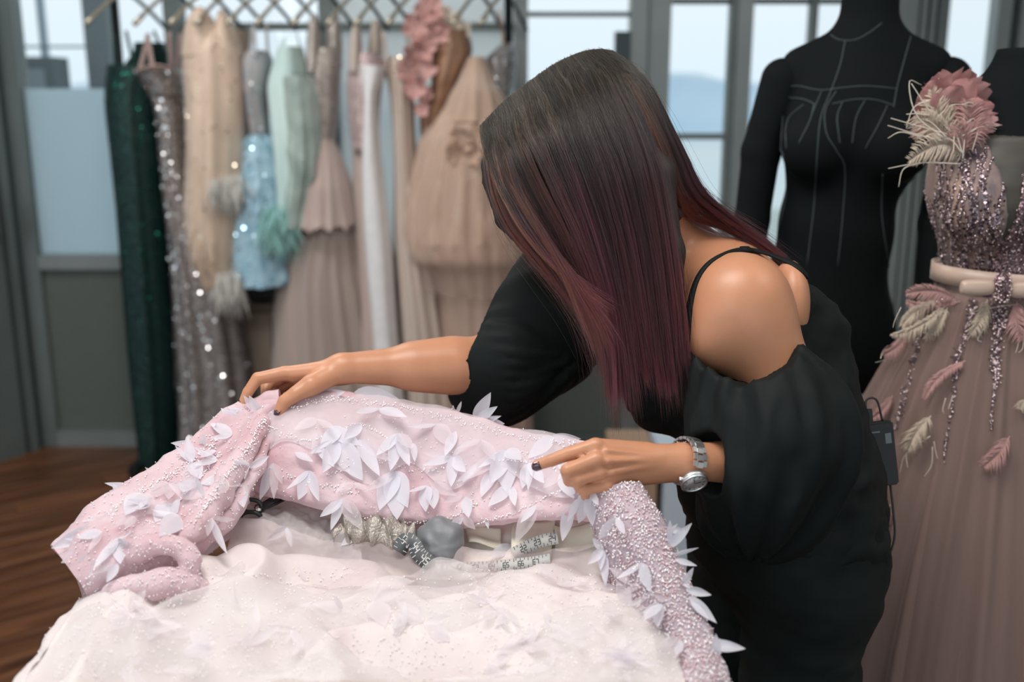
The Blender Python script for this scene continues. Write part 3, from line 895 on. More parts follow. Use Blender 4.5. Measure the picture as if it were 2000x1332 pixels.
V, F = loft_pts([(470, 836, 1016), (540, 846, 1018), (640, 856, 1022), (760, 862, 1030), (905, 868, 1040)], 44, 110, (.18, .22, .24), RY+.02, (15, .07), 23)
mesh_from('skirt', V.reshape(-1, 3), F, M_peach2, g)
V, F = loft_pts([(214, 858, 1000), (270, 822, 1016), (340, 800, 1024), (430, 786, 1034), (490, 796, 1034), (520, 815, 1028), (560, 830, 1020)], 60, 140, (.17, .25, .27, .22), RY-.05, (23, .035), 25, rag=.015)
mesh_from('tulle_veil', V.reshape(-1, 3), F, mat('sheer_peach_tulle', (.78, .60, .50), .8, sheen=.8, trans=.4, alpha=.40), g)
for i, (px, py, rd) in enumerate([(905, 268, .05), (925, 300, .045), (890, 296, .04), (935, 270, .04)]):
    ruffle(px, py, RY-.29, rd, M_peach, g, 40+i)
# k: little silver bodice at the right end
g = gown('evening_gown', 975, 'silver beaded bodice at the right end of the rack, half behind the hair')
V, F = loft_pts([(86, 978, 1004), (115, 950, 1010), (150, 942, 1008), (200, 954, 1002), (260, 960, 1004), (420, 965, 1010), (620, 960, 1016)], 30, 56, (.09, .13, .14), RY+.04, (5, .05), 24)
mesh_from('gown_body', V.reshape(-1, 3), F, M_silver, g)
P, N = surf_samples(V[:14], 160, 15); flakes('sequins', P, N, .0045, M_spark, g, .45, 16)
straps(g, M_browng, [((985, 90, -.05), (975, 20, -.05))], .005)

# low cabinet and the bag on it, behind the blue dress
M_cab = mat('beige_cabinet', (.42, .325, .255), .6, var=.05, vscale=12)
M_cabtop = wood_mat('cabinet_top', (.10, .065, .04), (.20, .14, .09), (.28, .20, .14), .5)
x0, x1 = AP(462, 600, 4.46)[0], AP(600, 600, 4.46)[0]; zt = AP(500, 590, 4.46)[2]
cabn = empty('low_cabinet', ((x0+x1)/2, 4.47, 0), 'low beige cabinet with wooden top under the blue dress', 'cabinet')
MB().bar((x0, 4.43, .03), (x1, 4.53, zt-.045)).build('body', M_cab, cabn)
MB().bar((x0-.01, 4.42, zt-.04), (x1+.01, 4.535, zt)).build('cabinet_top', M_cabtop, cabn)
for x in (x0+.03, x1-.03): MB().bar((x-.02, 4.44, 0), (x+.02, 4.52, .03)).build('foot', M_dark, cabn)
MB().bar(((x0+x1)/2-.002, 4.426, .06), ((x0+x1)/2+.002, 4.431, zt-.06)).build('door_gap', M_dark, cabn)
M_bag = mat('charcoal_felt', (.025, .035, .036), .8, col2=(.09, .09, .095), vscale=9)
f = Field(); c = AP(518, 560, 4.475)
f.ell(c, np.eye(3), (.105, .042, .075)).ell(c+np.array([.05, 0, -.02]), np.eye(3), (.06, .045, .06)).cut((0, 0, zt+.002), (0, 0, -1))
f.disp = lambda P: .008*fbm(P*22, 2); f.dm = .01
v, q = f.mesh(.008)
bag = mesh_from('cloth_bag', v, q, M_bag); tag(bag, 'dark charcoal cloth bag slumped on the low cabinet', 'bag')

# two boxes on the floor, in the gap between the spread gown and the woman
bx0, bx1 = AP(1205, 960, 3.25)[0], AP(1288, 960, 3.25)[0]; bz = AP(1250, 905, 3.25)[2]
M_card = mat('tan_cardboard', (.36, .24, .16), .8, var=.06, vscale=20)
M_whitebox = mat('bluish_white_board', (.52, .60, .68), .6)
def crate(name, x0, x1, y0, y1, z, m, label):
    r = empty(name, ((x0+x1)/2, (y0+y1)/2, 0), label, 'box')
    MB().bar((x0, y0, 0), (x1, y1, z-.05)).build('body', m, r)
    MB().bar((x0-.008, y0-.008, z-.05), (x1+.008, y1+.008, z)).build('lid', m, r)
    return r
crate('storage_box', bx0, bx1-.01, 3.25, 3.6, bz, M_card, 'tan storage box on the floor behind the pink gown')
crate('storage_box', bx1+.012, bx1+.33, 3.2, 3.55, bz+.03, M_whitebox, 'pale bluish white box on the floor under the watch')
# ------------------------------------------------------------ dress forms
from mathutils.bvhtree import BVHTree
def bvh_of(v, f): return BVHTree.FromPolygons([tuple(map(float, p)) for p in v], [tuple(map(int, q)) for q in f])
def shoot(b, px, py, off=0.0):
    d = nrm(A(px, py, 1.0)-CAM)
    h = b.ray_cast(Vector(CAM), Vector(d))
    if h[0] is None: return None, None
    n = np.array(h[1]); n = -n if n @ d > 0 else n
    return np.array(h[0]) + n*off, n

M_form = mat('black_jersey', (.0034, .0050, .0054), .8, spec=.14, bump=.15, bscale=600, bdist=.002)
M_seam = mat('grey_seam_thread', (.045, .06, .06), .7)
M_wood = mat('form_wood', (.50, .25, .15), .5)
M_steel = mat('brushed_steel', (.4, .4, .4), .35, .9)

def form_ops(f, B, yaw, zs, dx=(0, 0), inf=0.0, arms=True, neck=True, sc=1.0):
    R = np.array(Matrix.Rotation(yaw, 3, 'Z'))
    def w(x, y, z): return np.array([B[0], B[1], 0]) + R @ np.array([x*sc, y*sc, 0]) + np.array([0, 0, zs+z*sc])
    ax = R.T
    if neck:
        f.cone(w(0, .005, .13), w(0, .01, .03), .054*sc+inf, .058*sc+inf, .02)
    for s in (-1, 1):
        f.cone(w(0, .01, .015), w(s*.125, .005, -.03), .05*sc+inf, .040*sc+inf, .035)
    f.ell(w(dx[0]*.3, -.005, -.15), ax, (.152*sc+inf, .105*sc+inf, .16*sc+inf), .05)
    for s in (-1, 1):
        f.ell(w(s*.076+dx[0]*.5, -.082, -.185), ax, (.066*sc+inf, .055*sc+inf, .066*sc+inf), .035)
    f.ell(w(dx[0], 0, -.36), ax, (.118*sc+inf, .088*sc+inf, .17*sc+inf), .05)
    f.ell(w(dx[1], .012, -.59), ax, (.166*sc+inf, .118*sc+inf, .19*sc+inf), .06)
    return w, ax
def poly_seam(b, pts, parent, r=.0011, n=40, m=None):
    P = crm(np.array(pts, float), n); L_ = []
    for p in P:
        q, nn = shoot(b, p[0], p[1], .0006)
        if q is not None: L_.append(q)
    if len(L_) > 3: MB().tube(L_, r, 6).build('seam', m or M_seam, parent, True)

B1 = A(1693, 100, 2.05); Z1 = B1[2]
form1 = empty('dress_form', (B1[0], B1[1], 0), 'tall black jersey dress form with arms and grey seam lines, behind the woman', 'mannequin')
f = Field(); w, ax = form_ops(f, B1, math.radians(-12), Z1, (-.035, -.06))
f.cut(w(0, 0, .115), (0, 0, 1), .003); f.cut(w(0, 0, -.70), (0, 0, -1), .01)
v, q = f.mesh(.007); b1 = bvh_of(v, q)
mesh_from('body', v, q, M_form, form1)
for s in (-1, 1):
    fa = Field()
    dxl = -.035 if s > 0 else -.01
    fa.chain([w(s*.160, .005, -.055), w(s*.192+dxl*.3, .0, -.20), w(s*.196+dxl, -.01, -.34), w(s*.200+dxl*1.3, -.05, -.58)], [.044, .040, .036, .028], .01)
    v, q = fa.mesh(.006)
    o = mesh_from('arm', v, q, M_form, form1)
MB().tube([w(0, .005, .114), w(0, .005, .126)], [.050, .047], 24).build('neck_cap', M_wood, form1, True)
MB().tube([w(-.06, .01, -.69), (w(-.06, .01, 0)[0], w(-.06, .01, 0)[1], .04)], .016, 14).build('stand_pole', M_steel, form1, True)
bp = w(-.06, .01, 0)
MB().tube([(bp[0], bp[1], 0), (bp[0], bp[1], .02), (bp[0], bp[1], .045)], [.16, .16, .03], 32).build('stand_base', M_steel, form1, True)
for pts in ([(1622, 68), (1640, 78), (1670, 78), (1700, 62), (1722, 45)],
            [(1651, 80), (1640, 130), (1622, 180), (1603, 230), (1596, 300), (1590, 400), (1576, 520)],
            [(1533, 170), (1560, 168), (1600, 176), (1640, 172), (1690, 168), (1750, 173)],
            [(1538, 190), (1570, 194), (1592, 204)], [(1625, 203), (1670, 194), (1710, 195), (1745, 206)],
            [(1779, 70), (1765, 120), (1752, 170), (1745, 210)],
            [(1539, 196), (1515, 225), (1508, 255), (1520, 285), (1532, 310), (1535, 380), (1520, 450)],
            [(1570, 204), (1545, 225), (1535, 250), (1536, 290)], [(1590, 204), (1582, 235), (1560, 280)],
            [(1605, 178), (1585, 225)], [(1633, 178), (1612, 215), (1614, 260), (1634, 295), (1650, 330), (1646, 420), (1636, 520)],
            [(1645, 200), (1635, 230), (1640, 280)], [(1689, 196), (1672, 230), (1664, 280)], [(1733, 206), (1715, 245), (1690, 290)],
            [(1724, 340), (1722, 420), (1736, 520)]):
    poly_seam(b1, pts, form1)

# second form wearing the mauve gown
B2 = AP(1992, 300, 1.755); Z2 = AP(1992, 190, 1.755)[2]
form2 = empty('dress_form', (B2[0], B2[1], 0), 'black jersey dress form at the right edge, under the mauve feathered gown', 'mannequin')
f = Field(); w2, ax2 = form_ops(f, B2, math.radians(-6), Z2, (0, 0), sc=.93)
f.cut(w2(0, 0, .085), (0, 0, 1), .006); f.cut(w2(0, 0, -.70), (0, 0, -1), .01)
v, q = f.mesh(.007); mesh_from('body', v, q, M_form, form2)
MB().tube([w2(0, .01, -.69), (B2[0], B2[1], .04)], .016, 14).build('stand_pole', M_steel, form2, True)
MB().tube([(B2[0], B2[1], 0), (B2[0], B2[1], .02), (B2[0], B2[1], .045)], [.20, .20, .03], 32).build('stand_base', M_steel, form2, True)

GM = empty('feathered_gown', (B2[0], B2[1], .01), 'mauve tulle gown with sequinned bodice, satin bow belt and pink feathers, at right', 'gown')
M_nudeb = mat('nude_bodice_tulle', (.40, .26, .20), .6, col2=(.10, .075, .085), vscale=26, stretch=(1.3, 1, .45), detail=4, sheen=.2)
M_bsp = glitter('mauve_sequin_cloth', (.075, .045, .055), (.42, .27, .28), 520, .6, .3, .8)
M_yoke = mat('black_sheer_yoke', (.030, .027, .022), .5, col2=(.06, .052, .04), vscale=14, stretch=(.3, 1, 2.5))
M_skirt = mat('mauve_tulle', (.195, .118, .096), .75, col2=(.245, .152, .126), vscale=4, sheen=.35, stretch=(1, 1, .2), trans=.12)
M_skirt2 = mat('mauve_veil', (.30, .20, .175), .8, sheen=.4, alpha=.35)
M_satinb = mat('champagne_satin', (.50, .36, .285), .38, sheen=.2)
M_mbead = mat('rose_bead', (.78, .62, .62), .15, .9)
M_dbead = mat('smoky_bead', (.20, .15, .17), .18, .9)
zb = AP(1985, 572, 1.66)[2]
# bodice in two cut pieces with the dark sheer yoke between
f = Field(); form_ops(f, B2, math.radians(-6), Z2, (0, 0), .007, neck=False, sc=.93)
pA = AP(1953, 300, 1.65); pB = AP(1962, 520, 1.65)
nA = nrm(np.cross(pB-pA, FW)); nA = nA if nA[0] > 0 else -nA
f.cut(pA, nA, .003); f.cut((0, 0, zb-.02), (0, 0, -1)); f.cut(AP(1850, 268, 1.67), nrm(np.array([-.42, 0, 1])), .003)
v, q = f.mesh(.006); bb = bvh_of(v, q)
bod = mesh_from('bodice', v, q, M_nudeb, GM)
f = Field(); form_ops(f, B2, math.radians(-6), Z2, (0, 0), .0075, neck=False, sc=.93)
pA = AP(2002, 325, 1.65); pB = AP(1952, 505, 1.65)
nA = nrm(np.cross(pB-pA, FW)); nA = nA if nA[0] < 0 else -nA
f.cut(pA, nA, .003); f.cut((0, 0, zb-.02), (0, 0, -1)); f.cut(AP(1990, 330, 1.65), (0, 0, 1), .003)
v, q = f.mesh(.006); bb2 = bvh_of(v, q)
mesh_from('bodice', v, q, M_bsp, GM)
f = Field(); form_ops(f, B2, math.radians(-6), Z2, (0, 0), .004, neck=False, sc=.93)
f.cut((0, 0, zb-.02), (0, 0, -1)); f.cut(AP(1930, 262, 1.66), (0.05, 0, 1), .003)
v, q = f.mesh(.006); by = bvh_of(v, q)
mesh_from('sheer_yoke', v, q, M_yoke, GM)
poly_seam(by, [(1898, 256), (1930, 259), (1998, 264)], GM, .0012, 20, M_nudeb)
# embroidered strands of beads on the bodice
r = np.random.default_rng(11); Pb = []; Pd = []; Pf = []; Nf = []
for s in range(26):
    x = 1818 + s*5.4 + r.normal(0, 2); y = 262 + r.uniform(0, 40); wob = r.uniform(0, 6)
    while y < 548:
        x += math.sin(y*.035+wob)*1.1; y += r.uniform(2.2, 5)
        p, n = shoot(bb, x+r.normal(0, 1.2), y, .0015)
        if p is None: continue
        if r.random() < .38: Pb.append(p)
        elif r.random() < .5: Pd.append(p)
        else: Pf.append(p); Nf.append(n)
for s in range(260):
    p, n = shoot(bb2, r.uniform(1955, 2010), r.uniform(330, 545), .0015)
    if p is not None: (Pb if r.random() < .5 else Pd).append(p)
for s in range(420):
    p, n = shoot(bb, r.uniform(1815, 1960), r.uniform(380, 545), .0012)
    if p is not None: Pf.append(p); Nf.append(n)
flakes('sequins', np.array(Pf), np.array(Nf), .0024, M_dbead, GM, .4, 3)
# skirt
n, seg = 90, 320
prof = crm([(zb-.010, .122), (zb-.04, .136), (zb-.10, .160), (zb-.17, .192), (zb-.27, .232), (zb-.42, .285), (zb-.62, .338), (zb-.95, .40), (.012, .45)], n)
th = np.linspace(0, 2*math.pi, seg, endpoint=False)
def pleated(prof, am, f1, f2, dr, seed):
    V = np.zeros((n, seg, 3)); ph = 0
    for i in range(n):
        t = i/(n-1); a = am*(.5+.5*t)*min(1, t*8+.25)
        q = 1+a*np.sin(f1*th+.5*np.sin(3*t+seed))+a*.7*np.sin(f2*th+1.3+.8*t*seed)+a*.4*np.sin(61*th+seed)
        V[i, :, 0] = B2[0]+(prof[i, 1]+dr)*q*np.cos(th)
        V[i, :, 1] = B2[1]+(prof[i, 1]+dr)*.78*q*np.sin(th)
        V[i, :, 2] = prof[i, 0]
    i, k = np.meshgrid(np.arange(n-1), np.arange(seg), indexing='ij'); k2 = (k+1) % seg
    return V, np.stack([i*seg+k, (i+1)*seg+k, (i+1)*seg+k2, i*seg+k2], -1).reshape(-1, 4)
V, F = pleated(prof, .035, 19, 31, -.012, 1.0); mesh_from('skirt', V.reshape(-1, 3), F, M_skirt, GM)
V, F = pleated(prof, .042, 23, 37, .004, 2.0); mesh_from('tulle_overlay', V.reshape(-1, 3), F, M_skirt2, GM)
bs = bvh_of(V.reshape(-1, 3), F)
# belt and bow
def belt_pt(px, py, off):
    p, nn = shoot(bb, px, py, off)
    if p is None: p, nn = shoot(bb2, px, py, off)
    return p
ths = np.linspace(0, 2*math.pi, 64)
bz = AP(1985, 556, 1.66)[2]
rb = (.124, .098)
mb = MB(); pts = [np.array([B2[0]+rb[0]*math.cos(t), B2[1]+rb[1]*math.sin(t), bz+.006*max(0, -math.cos(t))]) for t in ths]
mb.ribbon(pts, [np.array([math.cos(t), math.sin(t), 0]) for t in ths], .031, .0018)
mb.build('belt', M_satinb, GM, True)
fy = B2[1]-rb[1]-.013
def flatbow(pxa, pxb, pya, pyb):
    f = Field()
    a = AP(pxa, (pya+pyb)/2, fy-.004); b = AP(pxb, (pya+pyb)/2, fy-.004); h = abs(AP(pxa, pya, fy)[2]-AP(pxa, pyb, fy)[2])/2
    d = nrm(b-a)
    f.ell((a+b)/2, [d, (0, 1, 0), (0, 0, 1)], (np.linalg.norm(b-a)/2*1.25, .012, h*1.25), .01)
    f.cut(a, -d, .003); f.cut(b, d, .003); f.cut((a+b)/2+np.array([0, 0, h]), (0, 0, 1), .004); f.cut((a+b)/2-np.array([0, 0, h]), (0, 0, -1), .004)
    v, q = f.mesh(.003); return mesh_from('bow_loop', v, q, M_satinb, GM)
flatbow(1876, 1942, 546, 577); flatbow(1970, 2040, 550, 582)
f = Field(); c = AP(1956, 562, fy-.008); f.ell(c, np.eye(3), (.0135, .013, .026)); f.disp = lambda P: .0015*fbm(P*160, 2)
v, q = f.mesh(.0028); mesh_from('bow_knot', v, q, M_bsp, GM)
for k in range(70):
    a_ = r.uniform(0, math.pi); z_ = r.uniform(-.024, .024)
    Pb.append(c+np.array([.0145*math.cos(a_)*math.sqrt(max(.1, 1-(z_/.03)**2)), -.0145*math.sin(a_), z_]))
# hanging bead strands below the belt
for (pts, wd, nb) in (([(1832, 590), (1800, 650), (1780, 720), (1762, 790), (1745, 840)], 9, 170), ([(1905, 585), (1890, 640), (1868, 700), (1866, 740)], 13, 230),
                      ([(1866, 750), (1860, 800), (1850, 850), (1845, 900)], 4, 60), ([(1945, 585), (1950, 640), (1945, 700), (1948, 740)], 18, 330),
                      ([(1948, 740), (1940, 790), (1938, 840)], 5, 70), ([(1965, 585), (1962, 620), (1955, 650)], 10, 90)):
    P = crm(pts, 60)
    for k in range(nb):
        i = r.integers(0, 60); t = i/59
        p, nn = shoot(bs, P[i][0]+r.normal(0, wd*.5*(1-.5*t)), P[i][1]+r.normal(0, 3), .002)
        if p is not None: (Pb if r.random() < .5 else Pd).append(p)
beads('rose_beads', np.array(Pb), .0023, M_mbead, GM, 1)
beads('smoky_beads', np.array(Pd), .0024, M_dbead, GM, 2)

# feathers
M_fpink = mat('pink_feather', (.56, .315, .29), .7, sheen=.5, trans=.25, var=.12, vscale=30)
M_fcream = mat('cream_feather', (.66, .54, .42), .7, sheen=.5, trans=.25, var=.1, vscale=30)
M_fwhite = mat('ivory_feather', (.72, .64, .54), .7, sheen=.4, trans=.2)
def feather(base, tip, width, m, parent, nor, seed=0, bow=.12, loose=.25, name='feather'):
    r = np.random.default_rng(seed); base = np.asarray(base); tip = np.asarray(tip)
    ax = tip-base; L_ = np.linalg.norm(ax); t_ = ax/L_; nor = nrm(nor - t_*np.dot(nor, t_)); sd = np.cross(t_, nor)
    sgn = 1 if seed % 2 else -1
    S_ = [base+ax*t+sd*sgn*bow*L_*math.sin(math.pi*t)*.7+nor*(.10*L_*math.sin(math.pi*t)) for t in np.linspace(0, 1, 14)]
    mb = MB().tube(S_, np.linspace(.0011, .0004, 14), 5)
    nb = 38
    for side in (-1, 1):
        for i in range(nb):
            t = .06+.92*i/nb
            p = S_[0]*(1-t)+S_[-1]*t + sd*sgn*bow*L_*math.sin(math.pi*t)*.7+nor*(.10*L_*math.sin(math.pi*t))
            wv = width*(math.sin(math.pi*min(1, t*.85+.12))**.7)*(.8+.3*r.random())
            d = nrm(sd*side*.75+t_*.75+r.normal(0, .06+loose*.12, 3)+nor*.12)
            e = p+d*wv*.72; mid = (p+e)/2+nor*wv*.08+r.normal(0, .02, 3)*wv
            e = e - np.array([0, 0, wv*.12*loose*4])
            mb.ribbon([p, mid, e], nor, np.array([L_/nb*.9, L_/nb*.8, L_/nb*.12]), .00012)
    return mb.build(name, m, parent, True)
def barb(pts, d, parent, m, r=.0007):
    P = crm([A(x, y, dd) for x, y, dd in [(p[0], p[1], d[i]) for i, p in enumerate(pts)]], 14)
    return P
def fe(b, t, wpx, m, seed, lift=.012, loose=.25, bow=.12):
    p, n1 = shoot(bs, *b, .004)
    if p is None: return
    q_, n2 = shoot(bs, *t, lift)
    if q_ is None: q_ = A(t[0], t[1], float(proj(p)[2][0]))
    feather(p, q_, wpx/1100.0, m, GM, nrm(CAM-p)+.4*n1, seed, bow, loose)
fe((1866, 582), (1768, 574), 34, M_fpink, 1, .02); fe((1878, 590), (1790, 596), 26, M_fpink, 12, .02, .5)
fe((1845, 598), (1738, 655), 26, M_fcream, 2, .03, .9); fe((1838, 590), (1760, 640), 30, M_fcream, 3, .03, .9); fe((1850, 600), (1800, 660), 22, M_fcream, 14, .02, .9)
fe((1927, 586), (1902, 655), 30, M_fcream, 4, .01, .6); fe((1985, 588), (1992, 668), 42, M_fpink, 5)
fe((1776, 650), (1724, 694), 30, M_fpink, 6, .03, .5); fe((1889, 706), (1818, 786), 24, M_fpink, 7); fe((1742, 772), (1704, 822), 24, M_fpink, 8)
fe((1816, 812), (1788, 884), 40, M_fcream, 9, .012, .5); fe((1972, 852), (1930, 912), 40, M_fpink, 10, .012, .4); fe((2004, 780), (1984, 800), 26, M_fcream, 11)
fe((1738, 985), (1712, 1056), 36, M_fpink, 13)
# loose strands of the feather ends
mb = MB()
def strand(pts, m=mb, r=.0008, off=.012):
    L_ = []
    for x, y in pts:
        p, nn = shoot(bs, x, y, off)
        if p is None: p = A(x, y, 1.62)
        L_.append(p)
    m.tube(crm(L_, 12), np.linspace(r, r*.5, 12), 4)
for pts in ([(1810, 850), (1780, 890), (1752, 922)], [(1815, 860), (1820, 880), (1832, 895)], [(1812, 870), (1812, 905), (1808, 930)], [(1795, 870), (1785, 890), (1780, 915)],
            [(1855, 780), (1842, 800), (1836, 805)], [(1868, 775), (1865, 795), (1855, 800)], [(1745, 700), (1728, 705), (1710, 708)], [(1760, 600), (1748, 625), (1744, 640)],
            [(1830, 620), (1815, 650), (1828, 655)], [(1915, 640), (1918, 665), (1912, 668)], [(1908, 640), (1902, 660), (1898, 668)], [(1720, 700), (1735, 690), (1745, 680)],
            [(1988, 640), (1984, 675), (1975, 690)], [(2000, 650), (1992, 680), (1985, 690)], [(1885, 610), (1950, 600), (1980, 596)]):
    strand(pts)
mb.build('feather_strands', M_fwhite, GM, True, 'stuff')
# flower and plumes on the shoulder
fc = A(1868, 290, 1.68)
def fs_(b, t, wpx, m, seed, d=1.67, d2=None, loose=.3, bow=.12):
    p, q_ = A(*b, d), A(*t, d2 or d-.02)
    feather(p, q_, wpx/1180.0, m, GM, nrm(CAM-p), seed, bow, loose)
fs_((1882, 298), (1772, 318), 54, M_fcream, 21, 1.665, 1.64, .2, .25); fs_((1868, 306), (1820, 172), 62, M_fcream, 22, 1.66, 1.65, .2, .06)
fs_((1872, 300), (1784, 226), 72, M_fcream, 23, 1.668, 1.65, .3, .1); fs_((1880, 296), (1845, 190), 60, M_fcream, 24, 1.672, 1.66, .4)
fs_((1884, 300), (1888, 196), 74, M_fpink, 25, 1.66, 1.65, .4); fs_((1884, 296), (1928, 228), 50, M_fpink, 26, 1.655, 1.64, .6); fs_((1880, 300), (1868, 240), 60, M_fpink, 27, 1.650, 1.64, .5)
def petal_big(c, up, out, L_, W_, m, seed):
    r = np.random.default_rng(seed); c = np.asarray(c); up = nrm(np.array(up, float)); out = nrm(np.array(out, float)); sd = np.cross(up, out); vs = []; nu, nv = 9, 7
    for i in range(nu):
        t = i/(nu-1)
        for k in range(nv):
            s = 2*k/(nv-1)-1
            wv = W_*math.sin(math.pi*min(.999, .12+.72*t))**.8
            vs.append(c+up*L_*t+sd*s*wv+out*(L_*.35*t*t*1.0-.35*wv*s*s+.13*L_*math.sin(s*7+seed)*t*t)+up*(.08*L_*math.sin(s*9+seed*2)*t*t))
    fs = [(i*nv+k, i*nv+k+1, (i+1)*nv+k+1, (i+1)*nv+k) for i in range(nu-1) for k in range(nv-1)]
    return mesh_from('flower_petal', vs, fs, m, GM)
M_rose = mat('rose_organza', (.50, .22, .21), .65, sheen=.5, trans=.35, col2=(.66, .37, .35), vscale=30)
for i, (x, y, ux, uz, L_, W_, d) in enumerate([(1848, 176, -.5, .6, .030, .022, 1.66), (1872, 190, .5, .7, .028, .022, 1.655), (1830, 190, -.9, .4, .026, .02, 1.655), (1858, 200, .1, .9, .026, .022, 1.648), (1880, 210, 1, .1, .028, .022, 1.655), (1845, 205, -.4, .8, .024, .02, 1.645),(1838, 215, -.25, 1, .050, .034, 1.67), (1860, 205, .15, 1, .052, .036, 1.69), (1868, 215, .7, .8, .05, .034, 1.675), (1826, 215, -.8, .7, .045, .03, 1.68),
                                               (1862, 230, .9, .25, .05, .034, 1.665), (1850, 222, .1, 1, .04, .03, 1.655), (1876, 235, .8, -.1, .045, .03, 1.66), (1815, 252, -1, .2, .04, .026, 1.675)]):
    petal_big(A(x, y, d), (ux, 0, uz), (0.1*i-.3, -1, .2), L_, W_, M_rose, i)
mb = MB()
for pts in ([(1850, 262), (1800, 248), (1740, 231)], [(1840, 275), (1790, 262), (1734, 245)], [(1800, 268), (1760, 258), (1734, 270)], [(1858, 258), (1815, 215), (1780, 163)],
            [(1845, 270), (1790, 225), (1776, 160), (1800, 166)], [(1818, 195), (1785, 210), (1770, 250)], [(1815, 225), (1790, 222), (1770, 223)], [(1850, 270), (1820, 240), (1800, 232)],
            [(1880, 300), (1850, 270), (1800, 300), (1786, 305)], [(1880, 300), (1865, 255), (1850, 248)], [(1830, 230), (1860, 205), (1905, 208)], [(1890, 262), (1920, 245), (1950, 246)],
            [(1880, 265), (1915, 247), (1946, 252)], [(1875, 320), (1800, 318), (1735, 329)], [(1800, 318), (1765, 330), (1755, 365)], [(1880, 205), (1895, 200), (1908, 210)],
            [(1880, 310), (1885, 260), (1882, 222)], [(1862, 300), (1866, 250), (1880, 240)], [(1900, 290), (1912, 250), (1905, 262), (1918, 288)], [(1876, 250), (1900, 232), (1923, 228)]):
    P = crm([A(x, y, 1.635+.004*k) for k, (x, y) in enumerate(pts)], 14)
    mb.tube(P, np.linspace(.0010, .0006, 14), 4)
mb.build('plume_strands', M_fwhite, GM, True, 'stuff')
# ------------------------------------------------------------ the woman
def skin_mat():
    m = mat('skin', (.475, .218, .120), .40, spec=.42, sss=.10, bump=.12, bscale=900, bdist=.0015, var=.05, vscale=24)
    return m
M_skin = skin_mat()
M_blouse = mat('black_cotton', (.0046, .0068, .0066), .7, spec=.2, bump=.1, bscale=1400, bdist=.001)
M_trouser = mat('black_denim', (.0050, .0068, .0066), .8, spec=.15, col2=(.015, .019, .0175), vscale=7, bump=.15, bscale=900, bdist=.001)
M_nail = mat('plum_nail_varnish', (.035, .008, .022), .12, coat=.6)
M_shoe = mat('black_leather', (.01, .01, .01), .4)

NS, FS = A(1447, 590, 1.345), A(1140, 590, 1.66)
NE, NWr = A(1600, 905, 1.36), A(1345, 901, 1.275)
FE, FWr = A(950, 712, 1.53), A(668, 719, 1.455)
C7 = A(1322, 500, 1.52); PV = A(1522, 1015, 1.55)
Lx = nrm(NS-FS); Sx = nrm(C7-PV); Sx = nrm(Sx - Lx*np.dot(Sx, Lx)*.6)
Fx = nrm(np.cross(Sx, Lx)); Fx = Fx if Fx[0] < 0 else -Fx
Lx = nrm(np.cross(Fx, Sx)); Lx = Lx if np.dot(Lx, NS-FS) > 0 else -Lx
TX = np.array([Lx, Fx, Sx])
CH = A(1432, 700, 1.52); WA = A(1515, 880, 1.545)
Lp = nrm(np.array([.30, -.95, 0])); Fp = nrm(np.array([-.95, -.30, 0])); PX = np.array([Lp, Fp, (0, 0, 1.0)])
# head frame
HC = A(1130, 318, 1.425)
hc = nrm(-.45*RT + .89*UP - .02*FW); hf = nrm(-.87*RT - .45*UP + .16*FW); hf = nrm(hf-hc*np.dot(hf, hc)); hl = np.cross(hc, hf); hl = hl if hl @ FW < 0 else -hl
HX = np.array([hf, hl, hc])
def H(f, l, c): return HC + hf*f + hl*l + hc*c

